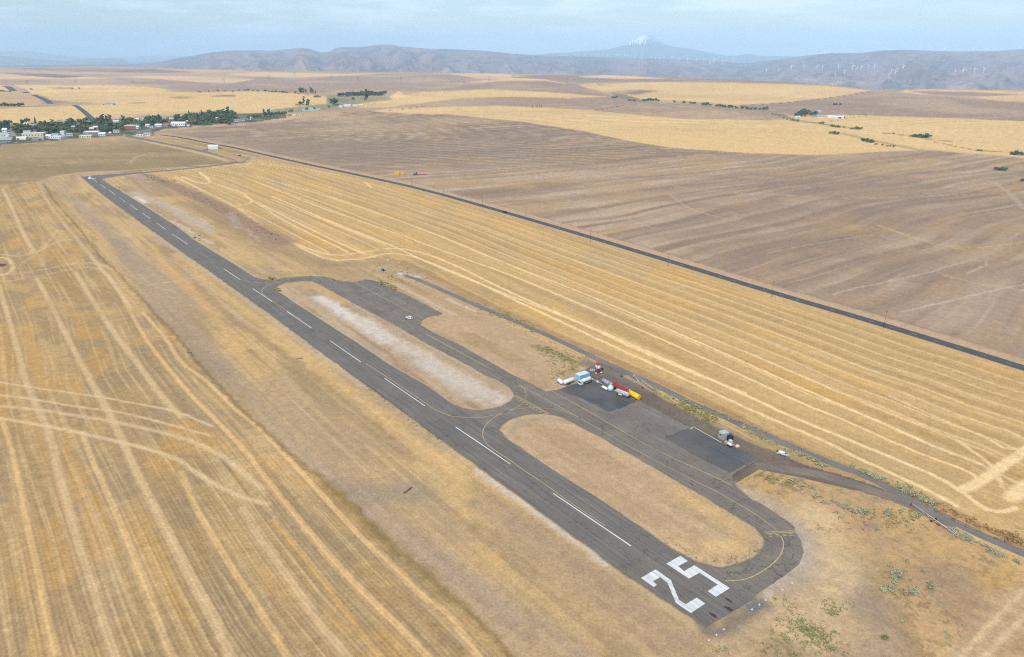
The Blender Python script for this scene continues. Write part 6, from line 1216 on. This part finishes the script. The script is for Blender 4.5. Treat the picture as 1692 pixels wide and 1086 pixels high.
# the rest of the town's greenery, past the trees one can tell apart: yard hedges and small crowns as one mass
_b = MB(); _R = np.random.RandomState(77); _n = 0
while _n < 190:
    x = _R.uniform(-5, 388); t0, b0 = np.interp(x, band_x, band_t), np.interp(x, band_x, band_b); y = b0-(b0-t0)*_R.rand()
    if any(bx0-2 < x < bx1+2 and yb-1 < y < yb+5 for bx0, bx1, yb, yt in BUILT) or (15 < x < 22 and y > 211): continue
    q = P(x, y); hgt = _R.uniform(2.5, 6.5)
    leaf_cloud(_b, (q[0], q[1], hgt*.5), (_R.uniform(3, 6), _R.uniform(2.5, 5), hgt*.5), 46, 1.0, _R); _n += 1
_b.build('town_foliage', LEAF[2], kind='stuff', label='low continuous greenery between the houses of the town', cat='foliage')

# ------------------------------------------------------------------ sagebrush
M_SAGE = [mat('sage_leaves', (178, 178, 136), .9, .2, 1.5, rnd=.15), mat('grey_sage_leaves', (178, 174, 146), .9, .2, 1.5, rnd=.12), mat('green_weed_leaves', (134, 138, 84), .9, .25, 1.5, rnd=.2), mat('rust_brush_leaves', (160, 128, 86), .9, .25, 1.5, rnd=.2)]
def shrub_mesh(seed, m):
    R_ = np.random.RandomState(seed); b = MB()
    for k_ in range(4): leaf_cloud(b, (R_.normal()*.22, R_.normal()*.22, .36+.2*R_.rand()), (.45, .45, .38), 30, .13, R_)
    o = b.build('shrub_mesh', m); me_ = o.data; bpy.data.objects.remove(o); return me_
SH = [[shrub_mesh(100+i*5+j, m) for j in range(3)] for i, m in enumerate(M_SAGE)]
def shrubs(pts, label, group, kind=0, s=1.0, name='sagebrush'):
    for x, y in pts:
        o = bpy.data.objects.new(name, rng.choice(SH[kind])); link(o, None, None, label, 'shrub', group); o.location = V3(G(x, y)); k_ = s*rng.uniform(.65, 1.35); o.scale = (k_*rng.uniform(.9, 1.3), k_, k_*.9); o.rotation_euler.z = rng.random()*6.28
def along(pts, n, sp):
    q = densify([np.array(p_, float) for p_ in pts], 1.0, 0, False); return [(q[i][0]+rng.gauss(0, sp), q[i][1]+rng.gauss(0, sp*.55)) for i in (rng.randrange(len(q)) for _ in range(n))]
shrubs(along([(1405, 770), (1425, 780), (1442, 787), (1468, 799)], 26, 1.8), 'sage green brush in the roadside hedge above where both gravel tracks join', 'sagebrush above the track junction', 0, 1.25)
shrubs(along([(1483, 806), (1500, 813), (1520, 824), (1545, 835)], 34, 2.2), 'sage green brush in the tight roadside row opposite the white auger', 'sagebrush opposite the auger', 0, 1.4)
shrubs(along([(1225, 707), (1240, 715), (1258, 722), (1275, 731), (1290, 740), (1302, 744), (1325, 752), (1350, 765), (1380, 780)], 36, 2.0), 'sage green brush on the strip between dirt yard and gravel road', 'sagebrush between yard and gravel road', 0, 1.15)
shrubs(along([(1130, 655), (1160, 668), (1200, 690), (1240, 705), (1300, 730), (1350, 752)], 30, 1.8), 'grey-green brush on the field side of the gravel road', 'brush on the field side of the gravel road', 1, .9)
shrubs(along([(1130, 660), (1150, 670), (1180, 686)], 16, 1.2), 'pale green brush in the row right of the pale dirt strip', 'brush right of the pale dirt strip', 0, .9)
shrubs(along([(1475, 845), (1500, 855), (1520, 858), (1526, 850), (1490, 862)], 14, 5), 'sage brush left of the auger wheels', 'sagebrush left of the auger', 0, 1.2)
shrubs(along([(1558, 868), (1575, 880), (1590, 885), (1600, 893), (1608, 897), (1590, 890)], 30, 4), 'sage brush clustered at the hopper end of the auger', 'sagebrush at the auger hopper end', 1, 1.2)
shrubs(along([(1620, 902), (1640, 912), (1660, 918), (1680, 930)], 14, 3), 'sage brush on the near verge right of the auger', 'sagebrush right of the auger', 1, 1.0)
shrubs(along([(1467, 938), (1475, 945), (1488, 942), (1480, 955), (1492, 965), (1500, 970), (1455, 975), (1485, 978), (1505, 985), (1518, 975)], 30, 5), 'sage brush in the loose cluster on the open brown land', 'sagebrush cluster on the open land', 0, 1.25)
shrubs([(1491, 1028), (1500, 929), (1540, 970), (1526, 945)], 'single sage bush apart from the open land cluster', 'single sage bushes', 0, 1.5)
shrubs(along([(1300, 795), (1320, 800), (1335, 806), (1360, 815), (1345, 822), (1400, 840), (1425, 848), (1440, 850), (1460, 848)], 34, 6), 'grey sage brush in the rough ground below the brown track', 'grey brush below the brown track', 1, 1.1)
shrubs([(1402, 843), (1465, 850), (1427, 850)], 'large sage bush standing out below the brown track', 'large sage bushes below the brown track', 0, 1.9)
shrubs([(1463.5, 1054.5)], 'single bright green round bush near the bottom edge', None, 2, 2.0, 'green_bush')

# ------------------------------------------------------------------ low weeds: ground cover nobody could count
def weed_patch(name, pts_w, m, label, seed, size=.15, per=7):
    R_ = np.random.RandomState(seed); b = MB()
    for (x, y, s) in pts_w:
        for _ in range(per):
            u = R_.normal(size=2)*.28*s; p = np.array([x+u[0], y+u[1], abs(R_.normal())*.10*s+.03]); a = R_.normal(size=3); a[2] *= .4; a /= np.linalg.norm(a); nrm = np.array([R_.normal()*.4, R_.normal()*.4, 1]); c_ = np.cross(nrm, a); c_ /= np.linalg.norm(c_); z_ = size*s*(.6+.8*R_.rand())
            b.add([p-a*z_, p-c_*z_*.7, p+a*z_, p+c_*z_*.7], [(0, 1, 2, 3)])
    return b.build(name, m, kind='stuff', label=label, cat='weeds')
def scat(specs, seed):
    R_ = random.Random(seed); out = []
    for pts, n, sp, s in specs:
        for x, y in along(pts, int(n*.75), sp*1.9):
            g_ = G(x, y); out.append((g_[0], g_[1], s*R_.uniform(.6, 1.5)))
    return out
weed_patch('weeds', scat([([(1290, 985), (1300, 1000), (1305, 1020), (1320, 1035)], 60, 6, 1.0), ([(1305, 1025), (1330, 1035), (1350, 1045), (1370, 1060)], 110, 6, 1.4), ([(1300, 1045), (1330, 1052), (1380, 1070), (1400, 1080)], 110, 9, 1.3), ([(1270, 1060), (1290, 1075), (1310, 1084)], 60, 8, 1.2), ([(1180, 1070), (1200, 1078)], 14, 5, 1.2), ([(1370, 1000), (1385, 1010), (1378, 1015)], 45, 4, 1.3), ([(1400, 1003), (1408, 1000)], 12, 4, 1.0),
    ([(1265, 885), (1262, 905), (1240, 920), (1215, 926), (1195, 925)], 90, 3.5, .9), ([(1090, 880), (1120, 905), (1150, 925), (1185, 928)], 50, 3, .8), ([(1170, 830), (1210, 850), (1240, 868)], 30, 2, .7), ([(1345, 868), (1370, 876), (1385, 880)], 40, 5, .8)], 5), M_SAGE[2], 'low green weeds scattered round the runway end', 5)
weed_patch('weeds', scat([([(893, 573), (920, 585), (948, 598)], 120, 3, 1.5), ([(905, 590), (930, 605), (960, 603)], 60, 6, 1.2), ([(912, 612), (925, 620), (940, 610)], 40, 4, 1.3), ([(950, 612), (975, 600), (965, 590)], 40, 6, 1.0), ([(1070, 642), (1085, 648), (1108, 660)], 50, 1.5, 1.2), ([(1118, 665), (1145, 678), (1180, 694)], 190, 3, 1.5), ([(780, 497), (800, 510), (850, 530), (880, 545)], 130, 3, 1.2), ([(1255, 786), (1290, 800), (1320, 798)], 80, 4, 1.3), ([(820, 515), (850, 528), (870, 536)], 60, 2.5, 1.4)], 6), mat('yellow_green_weed_leaves', (146, 142, 84), .9, .25, 1.5), 'yellow-green weeds beside the gravel road and dirt yard', 6, .2)
weed_patch('weeds', scat([([(628, 467), (645, 475), (655, 480)], 60, 2, 1.6), ([(446, 459), (452, 461)], 25, 1.6, 1.6), ([(458, 478), (462, 480)], 18, 1.4, 1.4), ([(630, 450), (660, 455), (700, 462), (640, 462)], 90, 7, 1.2), ([(318, 390), (330, 396)], 25, 2, 1.6), ([(195, 308), (205, 316)], 20, 1.5, 1.5), ([(260, 350), (270, 356)], 14, 1.5, 1.4)], 7), mat('yellow_green_weed_leaves', (146, 142, 84), .9), 'green weed tufts at the paving edges mid runway', 7, .3)
weed_patch('brush_litter', scat([([(245, 290), (265, 298), (280, 304)], 60, 3, 3.0), ([(310, 318), (345, 335), (370, 345)], 60, 3, 2.6), ([(385, 350), (420, 372), (470, 400)], 70, 3, 2.2), ([(1480, 800), (1540, 830), (1600, 862), (1650, 885), (1690, 900)], 130, 4, 1.6), ([(1660, 880), (1690, 895)], 60, 3, 2.0), ([(1400, 850), (1440, 862), (1480, 850), (1530, 862)], 80, 8, 1.3), ([(870, 548), (960, 590), (1020, 612)], 60, 2, 1.0), ([(940, 635), (920, 632)], 20, 2, 1)], 8), M_SAGE[3], 'dead brown brush along field banks and verges', 8, .17)
weed_patch('weeds', scat([([(600, 636), (640, 664), (690, 703), (720, 722)], 60, 1.5, .9), ([(500, 562), (530, 585)], 20, 1.5, .9), ([(716, 720), (735, 733)], 20, 1.5, .8)], 9), mat('dark_weed_leaves', (96, 96, 66), .9), 'dark weed tufts along the lower runway edge', 9, .16)
